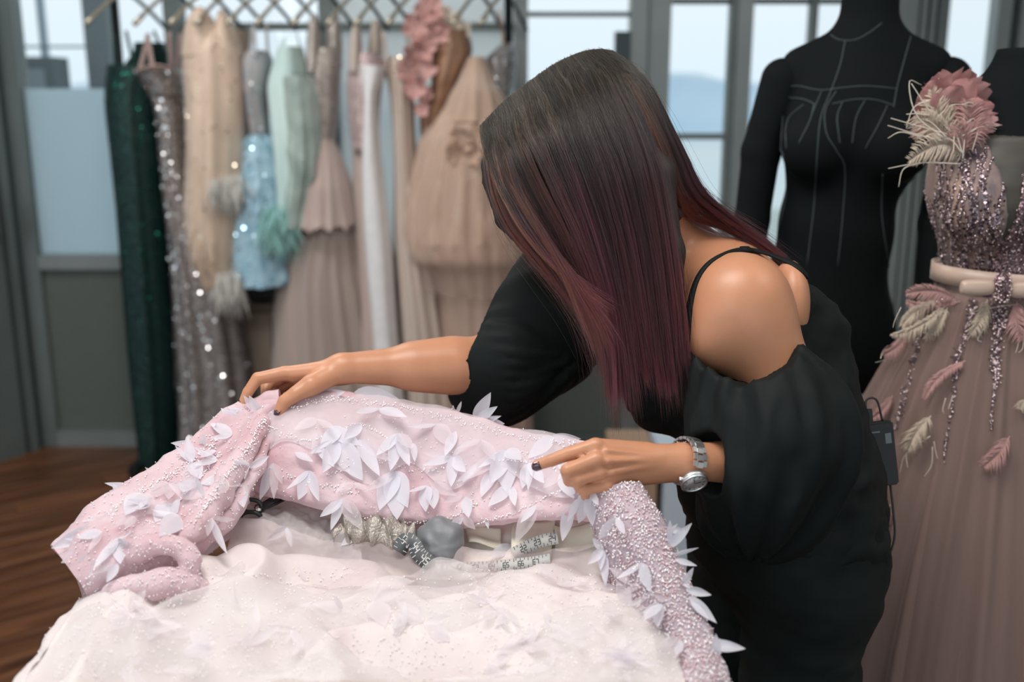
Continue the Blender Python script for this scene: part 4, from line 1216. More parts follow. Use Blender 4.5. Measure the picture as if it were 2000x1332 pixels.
def torso(f, inf=0.0):
    f.ell(PV, PX, (.155+inf, .105+inf, .14+inf), .04)
    f.ell(PV+.03*Lp-.042*Fp+np.array([0, 0, -.04]), PX, (.112+inf, .080+inf, .115+inf), .05)
    f.ell(WA, TX, (.122+inf, .092+inf, .15+inf), .06)
    f.ell(CH, TX, (.136+inf, .098+inf, .16+inf), .06)
    for s in (-1, 1):
        f.ell(CH+Lx*s*.068+Fx*.082-Sx*.005, TX, (.062+inf, .055+inf, .062+inf), .04)
    f.cone(A(1415, 565, 1.51), A(1525, 665, 1.52), .070+inf, .078+inf, .04)
    f.cone(C7-Sx*.08+Lx*.05-Fx*.005, C7-Sx*.08-Lx*.05-Fx*.005, .068+inf, .068+inf, .05)
def bare(f):
    # upper body, neck, head
    torso(f, 0)
    f.cone(C7-Sx*.035+Lx*.03, NS+Sx*.004-Lx*.015, .050, .046, .04)
    f.cone(C7-Sx*.035-Lx*.03, FS-Lx*-.02, .048, .042, .04)
    f.ell(NS-Lx*.004-Sx*.012, TX, (.060, .066, .066), .035)
    f.cone(NS, NE, .056, .040, .03); f.cone(NE, NWr, .040, .0222, .02, flat=None)
    f.cone(NE*.72+NWr*.28, NE*.45+NWr*.55, .041, .033, .02)
    f.ell(A(1542, 592, 1.425), np.array([RT, UP, FW]), (.026, .060, .045), .007)   # shoulder blade
    f.ball(FS, .056, .03); f.cone(FS, FE, .05, .040, .03); f.cone(FE, FWr, .0400, .0210, .02)
    f.cone(FE*.75+FWr*.25, FE*.5+FWr*.5, .041, .034, .02)
    f.cone(NS-Lx*.03-Sx*.03+Fx*.05, CH+Sx*.08+Fx*.06+Lx*.04, .035, .03, .04)
    f.cone(C7-Sx*.02, H(-.035, 0, -.075), .054, .051, .03)
    f.ell(H(-.008, 0, .012), HX, (.094, .074, .088), .02)
    f.ell(H(.035, 0, -.045), HX, (.058, .056, .075), .03)
    f.cone(H(.03, 0, -.07), H(.072, 0, -.102), .045, .022, .03)
    f.cone(H(.088, 0, -.012), H(.108, 0, -.040), .009, .0115, .008)
    for s in (-1, 1):
        f.ball(H(.088, s*.031, -.006), .013, .010, True)
        f.ell(H(.076, s*.033, -.03), HX, (.018, .022, .018), .02)
        f.ball(H(.101, s*.009, -.043), .0065, .005)
        f.ell(H(-.008, s*.075, -.015), np.array([hf, hl, hc]), (.017, .006, .030), .006)
        f.ell(H(-.006, s*.083, -.015), HX, (.009, .004, .018), .004, True)
    f.ell(H(.093, 0, -.0655), HX, (.008, .022, .0055), .006); f.ell(H(.091, 0, -.074), HX, (.008, .019, .006), .006)
# hands: (joints as pixel, pixel, depth), radii; the photo gives the pose
def hand(f, wr, palm, fingers):
    for a, b, r1, r2 in palm: f.cone(A(*a), A(*b), r1, r2, .012)
    for js, rs in fingers:
        P_ = [A(*j) for j in js]
        f.cone(P_[0], P_[1], rs[0], rs[1], .006)
        f.chain(P_[1:], rs[1:], .0012)
        f.ball(P_[1]+nrm(CAM-P_[1])*.0026, rs[1]*.86, .004)
NEAR_F = [([(1262, 880, 1.262), (1163, 871, 1.232), (1112, 886, 1.228), (1077, 899, 1.229), (1048, 909, 1.231)], [.0100, .0098, .0086, .0076, .0064]),
          ([(1262, 892, 1.262), (1165, 897, 1.222), (1108, 919, 1.212), (1112, 938, 1.236), (1132, 935, 1.252)], [.0100, .0094, .0085, .0078, .0068]),
          ([(1262, 904, 1.264), (1172, 922, 1.226), (1128, 936, 1.217), (1133, 952, 1.238), (1150, 948, 1.252)], [.0098, .0090, .0081, .0074, .0066]),
          ([(1265, 918, 1.268), (1186, 946, 1.234), (1141, 955, 1.228), (1144, 968, 1.244), (1160, 962, 1.256)], [.0092, .0085, .0073, .0066, .0060]),
          ([(1290, 892, 1.285), (1225, 902, 1.285), (1165, 905, 1.272), (1118, 910, 1.258)], [.013, .0115, .0098, .0080])]
NEAR_P = [((1325, 893, 1.272), (1180, 880, 1.240), .0160, .0095), ((1325, 903, 1.272), (1185, 903, 1.234), .0165, .0095),
          ((1322, 910, 1.274), (1192, 925, 1.238), .0155, .0092), ((1320, 914, 1.278), (1205, 942, 1.246), .0140, .0088)]
FAR_F = [([(640, 722, 1.45), (556, 729, 1.448), (503, 739, 1.436), (484, 766, 1.430), (473, 790, 1.428)], [.0105, .0102, .0086, .0075, .0064]),
         ([(640, 726, 1.466), (558, 733, 1.474), (520, 752, 1.470), (520, 782, 1.452), (532, 800, 1.446)], [.0100, .0098, .0084, .0075, .0065]),
         ([(645, 730, 1.48), (570, 740, 1.492), (540, 760, 1.492), (540, 785, 1.474), (550, 800, 1.464)], [.012, .011, .0092, .008, .007]),
         ([(650, 736, 1.49), (590, 748, 1.506), (566, 768, 1.506), (566, 790, 1.490), (574, 800, 1.482)], [.0115, .0100, .0084, .0074, .0066]),
         ([(655, 728, 1.448), (608, 752, 1.424), (578, 769, 1.412), (556, 784, 1.408), (546, 803, 1.408)], [.0165, .0150, .0108, .0096, .0078])]
FAR_P = [((668, 719, 1.452), (575, 732, 1.448), .0160, .0100), ((668, 722, 1.458), (580, 738, 1.468), .0160, .0100),
         ((668, 724, 1.464), (590, 744, 1.486), .0150, .0098), ((666, 728, 1.47), (605, 752, 1.498), .0140, .0095)]
f = Field(); bare(f)
hand(f, NWr, NEAR_P, NEAR_F); hand(f, FWr, FAR_P, FAR_F)
# tendons on the back of the near hand
for a, b in (((1290, 892, 1.2500), (1185, 880, 1.2235)), ((1290, 898, 1.2490), (1188, 900, 1.2165)), ((1290, 905, 1.2505), (1195, 922, 1.2210))):
    f.cone(A(*a), A(*b), .0030, .0036, .005)
# legs, down to the floor
KN = lambda hip, s: np.array([hip[0]+.01, hip[1]+(.0), .48])
NH = PV + Lp*.085 + np.array([0, 0, -.08]); FH = PV - Lp*.085 + np.array([0, 0, -.08])
def legs(f, inf=0.0, k=.03):
    for hip, fx in ((NH, 0), (FH, -.09)):
        kn = np.array([hip[0]+fx*.5-.01, hip[1]+.02, .49]); an = np.array([hip[0]+fx+.01, hip[1]+.05, .085])
        f.cone(hip, kn, .082+inf, .056+inf, k); f.cone(kn, an, .054+inf, .036+inf*1.2, k)
    return f
legs(f)
v, q = f.mesh(.0026)
person = mesh_from('person', v, q, M_skin)
tag(person, 'woman with long burgundy hair in a black off-shoulder blouse leaning over the pink gown', 'person')
body_bvh = bvh_of(v, q)

# eyes and lips (under the fall of hair)
M_eye = mat('eye_white', (.75, .73, .70), .2); M_lip = mat('lip', (.45, .13, .12), .4); M_iris = mat('iris', (.05, .025, .012), .15)
for s in (-1, 1):
    e = Field().ball(H(.081, s*.031, -.006), .0118); v, q = e.mesh(.003); eye = mesh_from('eye', v, q, M_eye, person)
    e = Field().ell(H(.0915, s*.031, -.010), HX, (.002, .0055, .0055)); v, q = e.mesh(.0015); mesh_from('iris', v, q, M_iris, eye)
e = Field().ell(H(.0965, 0, -.0655), HX, (.0065, .021, .0045), .003).ell(H(.0955, 0, -.0735), HX, (.0065, .018, .0055), .003)
v, q = e.mesh(.002); mesh_from('lips', v, q, M_lip, person)

# nails
def nail(tip, prev, toward, w, l, dr):
    tip, prev = A(*tip), A(*prev); t_ = nrm(tip-prev); n_ = nrm(toward - t_*np.dot(toward, t_)); sd = np.cross(t_, n_)
    c = tip + n_*dr*1.0 + t_*l*.05; vs = []; N1, N2 = 7, 6
    for i in range(N1):
        u = i/(N1-1)
        for k in range(N2):
            s_ = 2*k/(N2-1)-1
            ww = w*(1-.55*max(0, u-.6)**2*6)
            vs.append(c + t_*(u-.5)*l + sd*s_*ww - n_*(dr*.42*s_*s_) - n_*.0012*u*u)
    fs = [(i*N2+k, i*N2+k+1, (i+1)*N2+k+1, (i+1)*N2+k) for i in range(N1-1) for k in range(N2-1)]
    o = mesh_from('fingernail', vs, fs, M_nail, person); sm = o.modifiers.new('thick', 'SOLIDIFY'); sm.thickness = .0009
    return o
cv = -FW
nail((1048, 909, 1.231), (1077, 899, 1.229), nrm(-FW*.8-RT*.1-UP*.25), .0058, .0105, .0076)
nail((546, 803, 1.408), (556, 784, 1.408), nrm(-RT*.6-FW*.8), .0066, .0125, .0080)
nail((473, 790, 1.428), (484, 766, 1.430), nrm(-RT*.9-FW*.25+UP*.1), .0052, .010, .0068)

# blouse: body, then the two puffed sleeves
def wrink(sx, sc, amp, sd=0):
    def d(P):
        return amp*fbm(np.stack([P@sx[0]*sc[0], P@sx[1]*sc[1], P@sx[2]*sc[2]], 1)+sd, 3)
    return d
f = Field(); torso(f, .014)
f.ell(A(1490, 960, 1.47), PX, (.10, .12, .12), .06)
f.cone(A(1585, 800, 1.50), A(1582, 985, 1.49), .068, .076, .06)
f.cut(A(1405, 612, 1.5), Sx, .006)
f.cut(A(1530, 1045, 1.5), nrm(np.array([-.22, .0, -1])), .01)
f.cone(NS+.01*Sx, A(1500, 690, 1.33), .066, .064, .008, None, True)
f.ell(A(1452, 590, 1.33), np.array([RT, UP, FW]), (.075, .086, .17), .006, True)
f.disp = wrink(TX, (13, 13, 24), .014); f.dm = .016
v, q = f.mesh(.0062)
mesh_from('blouse_body', v, q, M_blouse, person)
f = Field()   # near sleeve
f.cone(A(1455, 735, 1.335), A(1510, 850, 1.33), .080, .098, .03)
f.cone(A(1510, 850, 1.325), A(1490, 920, 1.32), .098, .085, .04)
f.cone(A(1440, 850, 1.31), A(1415, 905, 1.29), .062, .044, .03)
f.ell(A(1490, 1005, 1.345), np.array([RT, UP, FW]), (.072, .055, .06), .05)
f.ell(A(1455, 600, 1.30), np.array([RT, UP, FW]), (.080, .0975, .20), .006, True)
f.cone(A(1300, 905, 1.27), A(1375, 905, 1.283), .034, .034, .003, None, True)
axs = nrm(A(1510, 900, 1.3)-A(1455, 720, 1.33))
def sleeve_d(P):
    c = A(1468, 700, 1.33); r_ = P-c; t = r_@axs; ang = np.arctan2(r_@RT, -(r_@FW))
    return .0028*np.sin(ang*16+2.2*np.sin(t*22))*np.exp(-np.maximum(t, 0)/.09) + .017*np.clip(t/.07, 0, 1)*fbm(np.stack([ang*2.6, t*9, 0*t], 1)+3, 3)
f.disp = sleeve_d; f.dm = .016
v, q = f.mesh(.0052); mesh_from('blouse_sleeve', v, q, M_blouse, person)
f = Field()   # far sleeve
f.cone(A(1150, 600, 1.66), A(1045, 620, 1.60), .085, .105, .03)
f.cone(A(1060, 600, 1.60), A(975, 690, 1.545), .088, .078, .05)
f.cone(A(985, 690, 1.55), A(925, 697, 1.53), .070, .052, .03)
f.cone(A(1060, 680, 1.60), A(965, 765, 1.56), .068, .045, .05)
f.cone(A(965, 765, 1.56), A(925, 765, 1.56), .044, .034, .03)
f.cut(A(916, 690, 1.53), nrm(-RT*.83+UP*.44), .004)
f.cone(A(960, 708, 1.535), A(880, 708, 1.51), .040, .0425, .003, None, True)
axf = nrm(A(900, 700, 1.52)-A(1060, 640, 1.60))
def sleeve_f(P):
    c = A(916, 700, 1.53); r_ = P-c; t = -(r_@axf); ang = np.arctan2(r_@UP, -(r_@FW))
    return .0026*np.clip(t/.012, .1, 1)*np.sin(ang*22+2.5*np.sin(t*25))*np.exp(-np.maximum(t, 0)/.07) + .013*np.clip(t/.06, 0, 1)*fbm(np.stack([ang*2.4, t*8, 0*t], 1)+8, 3)
f.disp = sleeve_f; f.dm = .016
v, q = f.mesh(.0052); mesh_from('blouse_sleeve', v, q, M_blouse, person)
# shoulder strap lying on the skin
def on_body(px, py, off=.001):
    return shoot(body_bvh, px, py, off)
sp = []; sn = []
for x, y in crm([(1342, 700), (1344, 650), (1350, 590), (1366, 540), (1396, 507), (1440, 491), (1490, 492), (1530, 506), (1566, 530), (1585, 560)], 60):
    p, n_ = on_body(x, y, .0015)
    if p is not None: sp.append(p); sn.append(n_)
print('strap pts', len(sp))
if len(sp) > 6:
    sp = np.array(sp); sn = np.array(sn)
    for _ in range(6): sp[1:-1] = (sp[:-2]+sp[2:]+sp[1:-1]*2)/4; sn[1:-1] = (sn[:-2]+sn[2:]+sn[1:-1]*2)/4
    MB().ribbon(sp, sn, .0105, .0016).build('blouse_strap', M_blouse, person, True)
    i = int(len(sp)*.72); MB().ribbon(sp[i-1:i+2]+sn[i-1:i+2]*.0018, sn[i-1:i+2], .0125, .001).build('strap_slider', M_blouse, person, True)
# trousers
f = Field(); f.ell(PV, PX, (.160, .110, .15), .04); f.ell(PV+.03*Lp-.05*Fp+np.array([0, 0, -.04]), PX, (.127, .092, .127), .05)
f.ell(PV+Fp*.035+Lp*.02, PX, (.15, .10, .13), .05)
legs(f, .012, .035); f.cut((0, 0, 1.03), (0, 0, 1), .004); f.cut((0, 0, .07), (0, 0, -1), .003)
f.disp = lambda P: .008*fbm(P*np.array([8, 8, 30]), 3); f.dm = .010
v, q = f.mesh(.0065); mesh_from('trousers', v, q, M_trouser, person)
for hip, fx in ((NH, 0), (FH, -.09)):
    an = np.array([hip[0]+fx+.01, hip[1]+.05, .0]); sf = Field()
    sf.cone(an+np.array([.02, .01, .038]), an+np.array([-.15, -.05, .030]), .036, .028, .02).cone(an+np.array([0, 0, .05]), an+np.array([0, 0, .08]), .04, .04, .02).cut((0, 0, .002), (0, 0, -1))
    v, q = sf.mesh(.006); mesh_from('shoe', v, q, M_shoe, person)

# ------------------------------------------------------------ hair
def hair_material():
    m = bpy.data.materials.new('burgundy_hair'); m.use_nodes = True
    N = m.node_tree.nodes; L = m.node_tree.links; N.clear()
    o = N.new('ShaderNodeOutputMaterial'); h = N.new('ShaderNodeBsdfHairPrincipled')
    h.parametrization = 'COLOR'
    a = N.new('ShaderNodeAttribute'); a.attribute_name = 'tone'
    L.new(a.outputs['Color'], h.inputs['Color'])
    h.inputs['Roughness'].default_value = .30; h.inputs['Radial Roughness'].default_value = .45; h.inputs['IOR'].default_value = 1.38
    h.inputs['Random Roughness'].default_value = .3
    L.new(h.outputs[0], o.inputs[0]); return m
M_hair = hair_material()
M_haircap = mat('dark_hair_mass', (.012, .006, .006), .6, col2=(.022, .010, .010), vscale=30, stretch=(3, 3, .2))
NP_ = 22
def G(pts): return crm(np.array([A(*p) for p in pts]), NP_)
def strands(name, guides, count, width_jit, depth_in, seed, tone, rad=.00022, parent=None, ends=(.80, 1.0), clump=60):
    r = np.random.default_rng(seed); K = len(guides); GG_ = np.array(guides)      # (K, NP, 3)
    u = np.sort(r.random(count))*(K-1-1e-6)
    i = u.astype(int); fr = (u-i)[:, None, None]
    p0 = GG_[np.maximum(i-1, 0)]; p1 = GG_[i]; p2 = GG_[np.minimum(i+1, K-1)]; p3 = GG_[np.minimum(i+2, K-1)]
    X = .5*((2*p1)+(p2-p0)*fr+(2*p0-5*p1+4*p2-p3)*fr**2+(-p0+3*p1-3*p2+p3)*fr**3)   # (count, NP, 3)
    t = np.linspace(0, 1, NP_)[None, :, None]
    inw = nrm(np.array(HC)-X); inw = inw*(1-.75*t)+FW*(.75*t)
    dep = r.random(count)[:, None, None]**1.3*depth_in
    X = X + inw*dep*(.25+.75*np.minimum(1, t*4))
    cl = np.clip(u/(K-1)*clump + r.normal(0, .55, count), 0, clump-1).astype(int)
    def along(uu):
        i = np.minimum(uu.astype(int), K-2); fr = (uu-i)[:, None, None]
        p0 = GG_[np.maximum(i-1, 0)]; p1 = GG_[i]; p2 = GG_[np.minimum(i+1, K-1)]; p3 = GG_[np.minimum(i+2, K-1)]
        return .5*((2*p1)+(p2-p0)*fr+(2*p0-5*p1+4*p2-p3)*fr**2+(-p0+3*p1-3*p2+p3)*fr**3)
    cu = (np.arange(clump)+.5)/clump*(K-1)
    pull = (.35+.5*r.random(clump))[cl][:, None, None]*np.clip(t*1.6-.1, 0, .95)
    X = X*(1-pull) + (along(cu)[cl]+(X-along(u)))*pull
    X = X + inw*(np.abs(r.normal(0, .006, clump))[cl][:, None, None])*np.clip(t*3, 0, 1)
    cj = r.normal(0, 1, (clump, 3)); ph = r.random(clump)*6.28
    X = X + cj[cl][:, None, :]*width_jit*.8*t + r.normal(0, 1, (count, 1, 3))*width_jit*.6*(.2+t)
    X = X + (np.sin(t*5+ph[cl][:, None, None])*.0035*t)*RT[None, None, :]
    wv = np.sin(t*34+ph[cl][:, None, None]*3+r.random((count, 1, 1))*2.2)*np.exp(-((t-.04)/.16)**2)*np.clip(t*14, 0, 1)
    X = X + wv*(RT*.0035+UP*.0025-FW*.0015)[None, None, :]
    # length: cut each lock at its own place
    e = ends[0]+(ends[1]-ends[0])*np.clip(.4*r.random(count)**.7+.6*r.random(clump)[cl], 0, 1)
    ti = np.linspace(0, 1, NP_)
    idx = e[:, None]*ti[None]*(NP_-1); j = np.clip(idx.astype(int), 0, NP_-2); fj = (idx-j)[..., None]
    X = np.take_along_axis(X, j[..., None].repeat(3, 2), 1)*(1-fj)+np.take_along_axis(X, (j+1)[..., None].repeat(3, 2), 1)*fj
    hcv = bpy.data.hair_curves.new(name)
    hcv.add_curves([NP_]*count)
    hcv.attributes['position'].data.foreach_set('vector', X.astype(np.float32).ravel())
    ra = hcv.attributes.new('radius', 'FLOAT', 'POINT')
    ra.data.foreach_set('value', (np.ones((count, 1))*np.interp(ti, [0, .1, .85, 1], [.8, 1, .9, .15])[None]*rad*(.7+.6*r.random((count, 1)))).astype(np.float32).ravel())
    ca = hcv.attributes.new('tone', 'FLOAT_COLOR', 'POINT')
    c = tone(u/(K-1), ti, r, cl, clump)
    ca.data.foreach_set('color', np.concatenate([c, np.ones((*c.shape[:2], 1))], 2).astype(np.float32).ravel())
    hcv.materials.append(M_hair)
    o = bpy.data.objects.new(name, hcv); COL.objects.link(o)
    if parent: put_under(o, parent)
    return o
def tone(u, ti, r, cl, clump):
    n = len(u)
    root = np.array([.013, .0100, .0065]); mid = np.array([.011, .0055, .0065]); tip = np.array([.066, .015, .018]); cop = np.array([.13, .040, .020]); plum = np.array([.070, .020, .034])
    t = ti[None, :, None]
    rt2 = np.where(r.random((n, 1, 1)) < .28, 3.4, 1.0)*np.where(r.random((n, 1, 1)) < .4, .5, 1.0)
    root = root*rt2
    w1 = np.clip((t-.06-.16*r.random((n, 1, 1)))/.18, 0, 1); w2 = np.clip((t-.35)/.5, 0, 1)
    c = root*(1-w1)+mid*w1; c = c*(1-w2)+tip*w2
    k = r.random(clump)[cl][:, None, None]; fr = np.clip(1-u*2.2, 0, 1)[:, None, None]
    c = c*(1-np.clip(fr*w1*.6*(k > .35), 0, 1)) + cop*np.clip(fr*w1*.6*(k > .35), 0, 1)
    c = c*(1-.45*w2*(k < .25)) + plum*.45*w2*(k < .25)
    g_ = (.6+.8*r.random((n, 1, 1)))*(.45+1.0*r.random(clump)[cl][:, None, None]**1.4)
    return np.clip(c*g_, .002, 1)
gA = [G([(938, 246, 1.44), (945, 300, 1.40), (955, 370, 1.385), (985, 440, 1.375), (1040, 505, 1.365), (1105, 575, 1.36), (1160, 655, 1.355)]),
      G([(952, 230, 1.43), (968, 300, 1.375), (992, 385, 1.355), (1040, 465, 1.345), (1105, 550, 1.34), (1160, 640, 1.34), (1192, 730, 1.34)]),
      G([(985, 196, 1.415), (1010, 275, 1.345), (1050, 365, 1.325), (1105, 465, 1.318), (1158, 575, 1.32), (1190, 680, 1.325), (1198, 785, 1.33)]),
      G([(1035, 158, 1.41), (1075, 235, 1.335), (1118, 335, 1.308), (1160, 450, 1.300), (1198, 580, 1.305), (1218, 690, 1.312), (1228, 775, 1.318)]),
      G([(1085, 124, 1.41), (1130, 205, 1.335), (1180, 320, 1.30), (1218, 450, 1.292), (1244, 590, 1.298), (1258, 690, 1.306), (1268, 750, 1.312)]),
      G([(1130, 103, 1.42), (1185, 180, 1.345), (1240, 310, 1.305), (1270, 450, 1.295), (1290, 590, 1.298), (1302, 690, 1.306), (1310, 765, 1.312)]),
      G([(1158, 97, 1.43), (1225, 162, 1.365), (1285, 290, 1.328), (1312, 430, 1.312), (1328, 560, 1.302), (1334, 660, 1.304), (1338, 755, 1.308)])]
gB = [G([(1158, 97, 1.43), (1228, 165, 1.375), (1290, 290, 1.35), (1322, 380, 1.37), (1345, 415, 1.41), (1385, 432, 1.45), (1440, 452, 1.47)]),
      G([(1175, 96, 1.44), (1250, 158, 1.40), (1315, 280, 1.38), (1350, 375, 1.40), (1395, 418, 1.44), (1450, 452, 1.47), (1520, 498, 1.48)]),
      G([(1195, 99, 1.47), (1268, 158, 1.44), (1332, 275, 1.43), (1378, 365, 1.44), (1436, 424, 1.46), (1506, 476, 1.48), (1568, 532, 1.48)])]
gC = [G([(938, 246, 1.44), (948, 300, 1.47), (965, 370, 1.48), (1000, 440, 1.49), (1050, 510, 1.50), (1100, 570, 1.50), (1140, 640, 1.50)]),
      G([(1000, 185, 1.43), (1020, 260, 1.52), (1050, 360, 1.545), (1090, 460, 1.55), (1120, 560, 1.56), (1150, 640, 1.56), (1165, 720, 1.55)]),
      G([(1100, 115, 1.43), (1130, 190, 1.53), (1170, 310, 1.56), (1200, 440, 1.57), (1220, 560, 1.58), (1230, 660, 1.58), (1236, 740, 1.57)]),
      G([(1195, 99, 1.47), (1258, 175, 1.51), (1310, 290, 1.53), (1345, 400, 1.53), (1400, 450, 1.53), (1450, 480, 1.54), (1500, 520, 1.54)])]
# the solid inner mass that carries the strands
f = Field()
f.ell(H(-.014, .004, .018), HX, (.096, .079, .090), .02)
mid_ = lambda g, i: g[i]+FW*.018
for g_ in gA[1:]:
    f.chain([g_[4]+FW*.05, g_[8]+FW*.042, g_[12]+FW*.034, g_[16]+FW*.026, g_[19]+FW*.018], [.024, .020, .015, .010, .004], .016)
f.chain([gA[0][6]+FW*.03, gA[0][10]+FW*.02, gA[0][14]+FW*.015], [.007, .006, .004], .01)
for g_ in gB:
    f.chain([g_[4]+FW*.03-RT*.012-UP*.01, g_[8]+FW*.03-UP*.022-RT*.008, g_[12]+FW*.014-UP*.014], [.020, .014, .006], .015)
v, q = f.mesh(.006)
hair = mesh_from('hair', v, q, M_haircap, person)
strands('hair_strands', gA, 27000, .0024, .030, 1, tone, .00024, hair, (.70, 1.06), 90)
strands('hair_strands', gB, 9000, .0020, .018, 2, tone, .00022, hair, (.80, 1.0), 34)
strands('hair_strands', gC, 4500, .006, .03, 3, tone, .00028, hair, (.8, 1.0), 50)
strands('hair_strands', gA, 500, .014, .004, 4, tone, .00015, hair, (.8, 1.1), 200)
gD = [G([(940, 262, 1.425), (958, 340, 1.375), (1000, 430, 1.345), (1060, 505, 1.325), (1125, 562, 1.308), (1178, 598, 1.298), (1212, 618, 1.294)]),
      G([(944, 255, 1.425), (970, 330, 1.37), (1015, 415, 1.338), (1070, 490, 1.318), (1135, 560, 1.302), (1190, 625, 1.294), (1225, 690, 1.292)]),
      G([(955, 240, 1.42), (990, 320, 1.36), (1035, 410, 1.33), (1085, 500, 1.312), (1130, 600, 1.300), (1165, 700, 1.300), (1185, 815, 1.31)])]
strands('hair_strands', gD, 420, .0045, .004, 7, lambda u, ti, r, cl, c_: tone(u*.15, ti, r, cl, c_)*1.15, .00020, hair, (.7, 1.0), 14)
strands('hair_strands', gA, 420, .007, .010, 8, tone, .00018, hair, (1.02, 1.16), 40)
strands('hair_strands', gB, 240, .010, .004, 5, tone, .00014, hair, (.8, 1.05), 120)

# ------------------------------------------------------------ watch, and the transmitter on her belt
M_steelp = mat('polished_steel', (.85, .85, .85), .28, 1.0); M_steelb = mat('satin_steel', (.70, .70, .70), .36, 1.0)
M_dial = mat('silver_dial', (.55, .48, .45), .35, .3); M_crystal = glass_mat('watch_crystal', (1, 1, 1), .12)
wc = A(1341, 901, 1.274); wa = nrm(NE-NWr); wa = nrm(wa + UP*-.10)
e1 = nrm(-FW - wa*np.dot(-FW, wa)); e2 = np.cross(wa, e1); e2 = e2 if e2 @ UP > 0 else -e2
watch = empty('wrist_watch', wc, 'steel wrist watch with pale dial on the left wrist of the leaning woman', 'watch')
def wp(ang, r, s=0.0): return wc + (e1*math.cos(ang) + e2*math.sin(ang))*r + wa*s
RW1, RW2 = .0285, .0305
def rr(a): return .0292
dial_a = math.radians(-43)
nl = 17
for k in range(nl):
    a = dial_a + math.radians(44) + k*(2*math.pi-math.radians(88))/(nl-1)
    nn_ = e1*math.cos(a)+e2*math.sin(a); tt = -e1*math.sin(a)+e2*math.cos(a)
    rot = Matrix((tuple(wa), tuple(tt), tuple(nn_))).transposed()
    MB().box(wp(a, .0292), (.0078, .0066, .0034), rot).build('bracelet_link', M_steelp, watch)
    mb = MB()
    for s_ in (-1, 1): mb.box(wp(a+.06, .0288, s_*.0068), (.0050, .0068, .0030), rot)
    mb.build('bracelet_link', M_steelb, watch)
dn = e1*math.cos(dial_a)+e2*math.sin(dial_a); dt = -e1*math.sin(dial_a)+e2*math.cos(dial_a)
dc = wc + dn*.0295
def disc(c, n_, r_, h_, seg=40, rb_=None):
    return MB().tube([c-n_*h_/2, c+n_*h_/2], [r_ if rb_ is None else rb_, r_], seg)
case = disc(dc, dn, .0172, .0075).build('case', M_steelb, watch, True)
mb = MB(); ring = [dc+dn*.0042+(wa*math.cos(t)+dt*math.sin(t))*.0158 for t in np.linspace(0, 2*math.pi, 41)]
mb.tube(ring, .0016, 8, False).build('bezel', M_steelp, watch, True)
dial = disc(dc+dn*.0036, dn, .0148, .0012).build('dial', M_dial, watch, True)
mb = MB()
for k in range(12):
    t = k*math.pi/6; dv = wa*math.cos(t)+dt*math.sin(t)
    mb.ribbon([dc+dn*.0044+dv*.0105, dc+dn*.0044+dv*.0138], dn, .0008, .0002)
mb.build('hour_markers', M_dark, dial)
for t, l_ in ((.6, .0080), (2.2, .0118)):
    dv = wa*math.cos(t)+dt*math.sin(t); MB().ribbon([dc+dn*.0048, dc+dn*.0048+dv*l_], dn, .0008, .0002).build('watch_hand', M_dark, dial)
disc(dc+dn*.0052, dn, .0148, .0010).build('crystal', M_crystal, watch, True)
MB().tube([dc-wa*.0172, dc-wa*.0212], .0028, 10).build('crown', M_steelp, watch, True)

M_plastic = mat('black_plastic', (.010, .011, .012), .45); M_lcd = mat('grey_display', (.10, .12, .13), .3)
tc_ = A(1716, 886, 1.50)
tx = nrm(RT*.96 - UP*.03 + FW*.25); tz = nrm(UP - tx*np.dot(UP, tx) + RT*.0 - FW*.0); tz = nrm(tz-RT*.13); tx = nrm(tx-tz*np.dot(tx, tz)); ty = np.cross(tz, tx)
rotT = Matrix((tuple(tx), tuple(ty), tuple(tz))).transposed()
trn = empty('belt_transmitter', tc_, 'black wireless microphone transmitter clipped at the back of her waist', 'transmitter')
bm = bmesh.new(); bmesh.ops.create_cube(bm, size=1)
for v_ in bm.verts: v_.co = Vector(tc_) + rotT @ Vector((v_.co.x*.047, v_.co.y*.022, v_.co.z*.094))
bmesh.ops.bevel(bm, geom=bm.edges[:], offset=.003, segments=2, affect='EDGES')
me = bpy.data.meshes.new('case'); bm.to_mesh(me); bm.free(); me.materials.append(M_plastic)
o = bpy.data.objects.new('case', me); COL.objects.link(o); put_under(o, trn)
def tw(x, y, z): return tc_ + tx*x + ty*y + tz*z
fsg = 1 if ty @ FW < 0 else -1
MB().box(tw(.011, fsg*.0112, .022), (.010, .0012, .015), rotT).build('display', M_lcd, trn)
MB().box(tw(-.012, fsg*.0112, .033), (.020, .0012, .0022), rotT).build('indicator_slot', M_lcd, trn)
MB().box(tw(-.014, 0, .056), (.013, .013, .022), rotT).build('plug', M_plastic, trn)
MB().tube(crm([tw(-.014, 0, .064), tw(-.008, -.004*fsg, .080), tw(.006, 0, .078), tw(.012, 0, .046)], 20), .0016, 8).build('lead', M_plastic, trn, True)
MB().tube(crm([tw(.014, 0, -.046), A(1745, 1000, 1.50), A(1747, 1050, 1.50), A(1732, 1095, 1.50), A(1712, 1120, 1.49), A(1690, 1134, 1.47), A(1668, 1128, 1.44)], 40), .0017, 8).build('aerial_cable', M_plastic, trn, True)
# ------------------------------------------------------------ cutting table and the pink gown spread over it
M_tabletop = mat('white_laminate', (.55, .55, .54), .5)
tz0 = .90
table = empty('cutting_table', (-.11, 1.11, 0), 'white cutting table buried under the pink tulle gown', 'table')
MB().bar((-.42, .80, tz0-.035), (.20, 1.42, tz0)).build('table_top', M_tabletop, table)
for x in (-.37, .15):
    for y in (.85, 1.37):
        MB().bar((x-.025, y-.025, 0), (x+.025, y+.025, tz0-.035)).build('leg', M_steel, table)
MB().bar((-.37, 1.355, .12), (.15, 1.385, .16)).build('stretcher', M_steel, table)

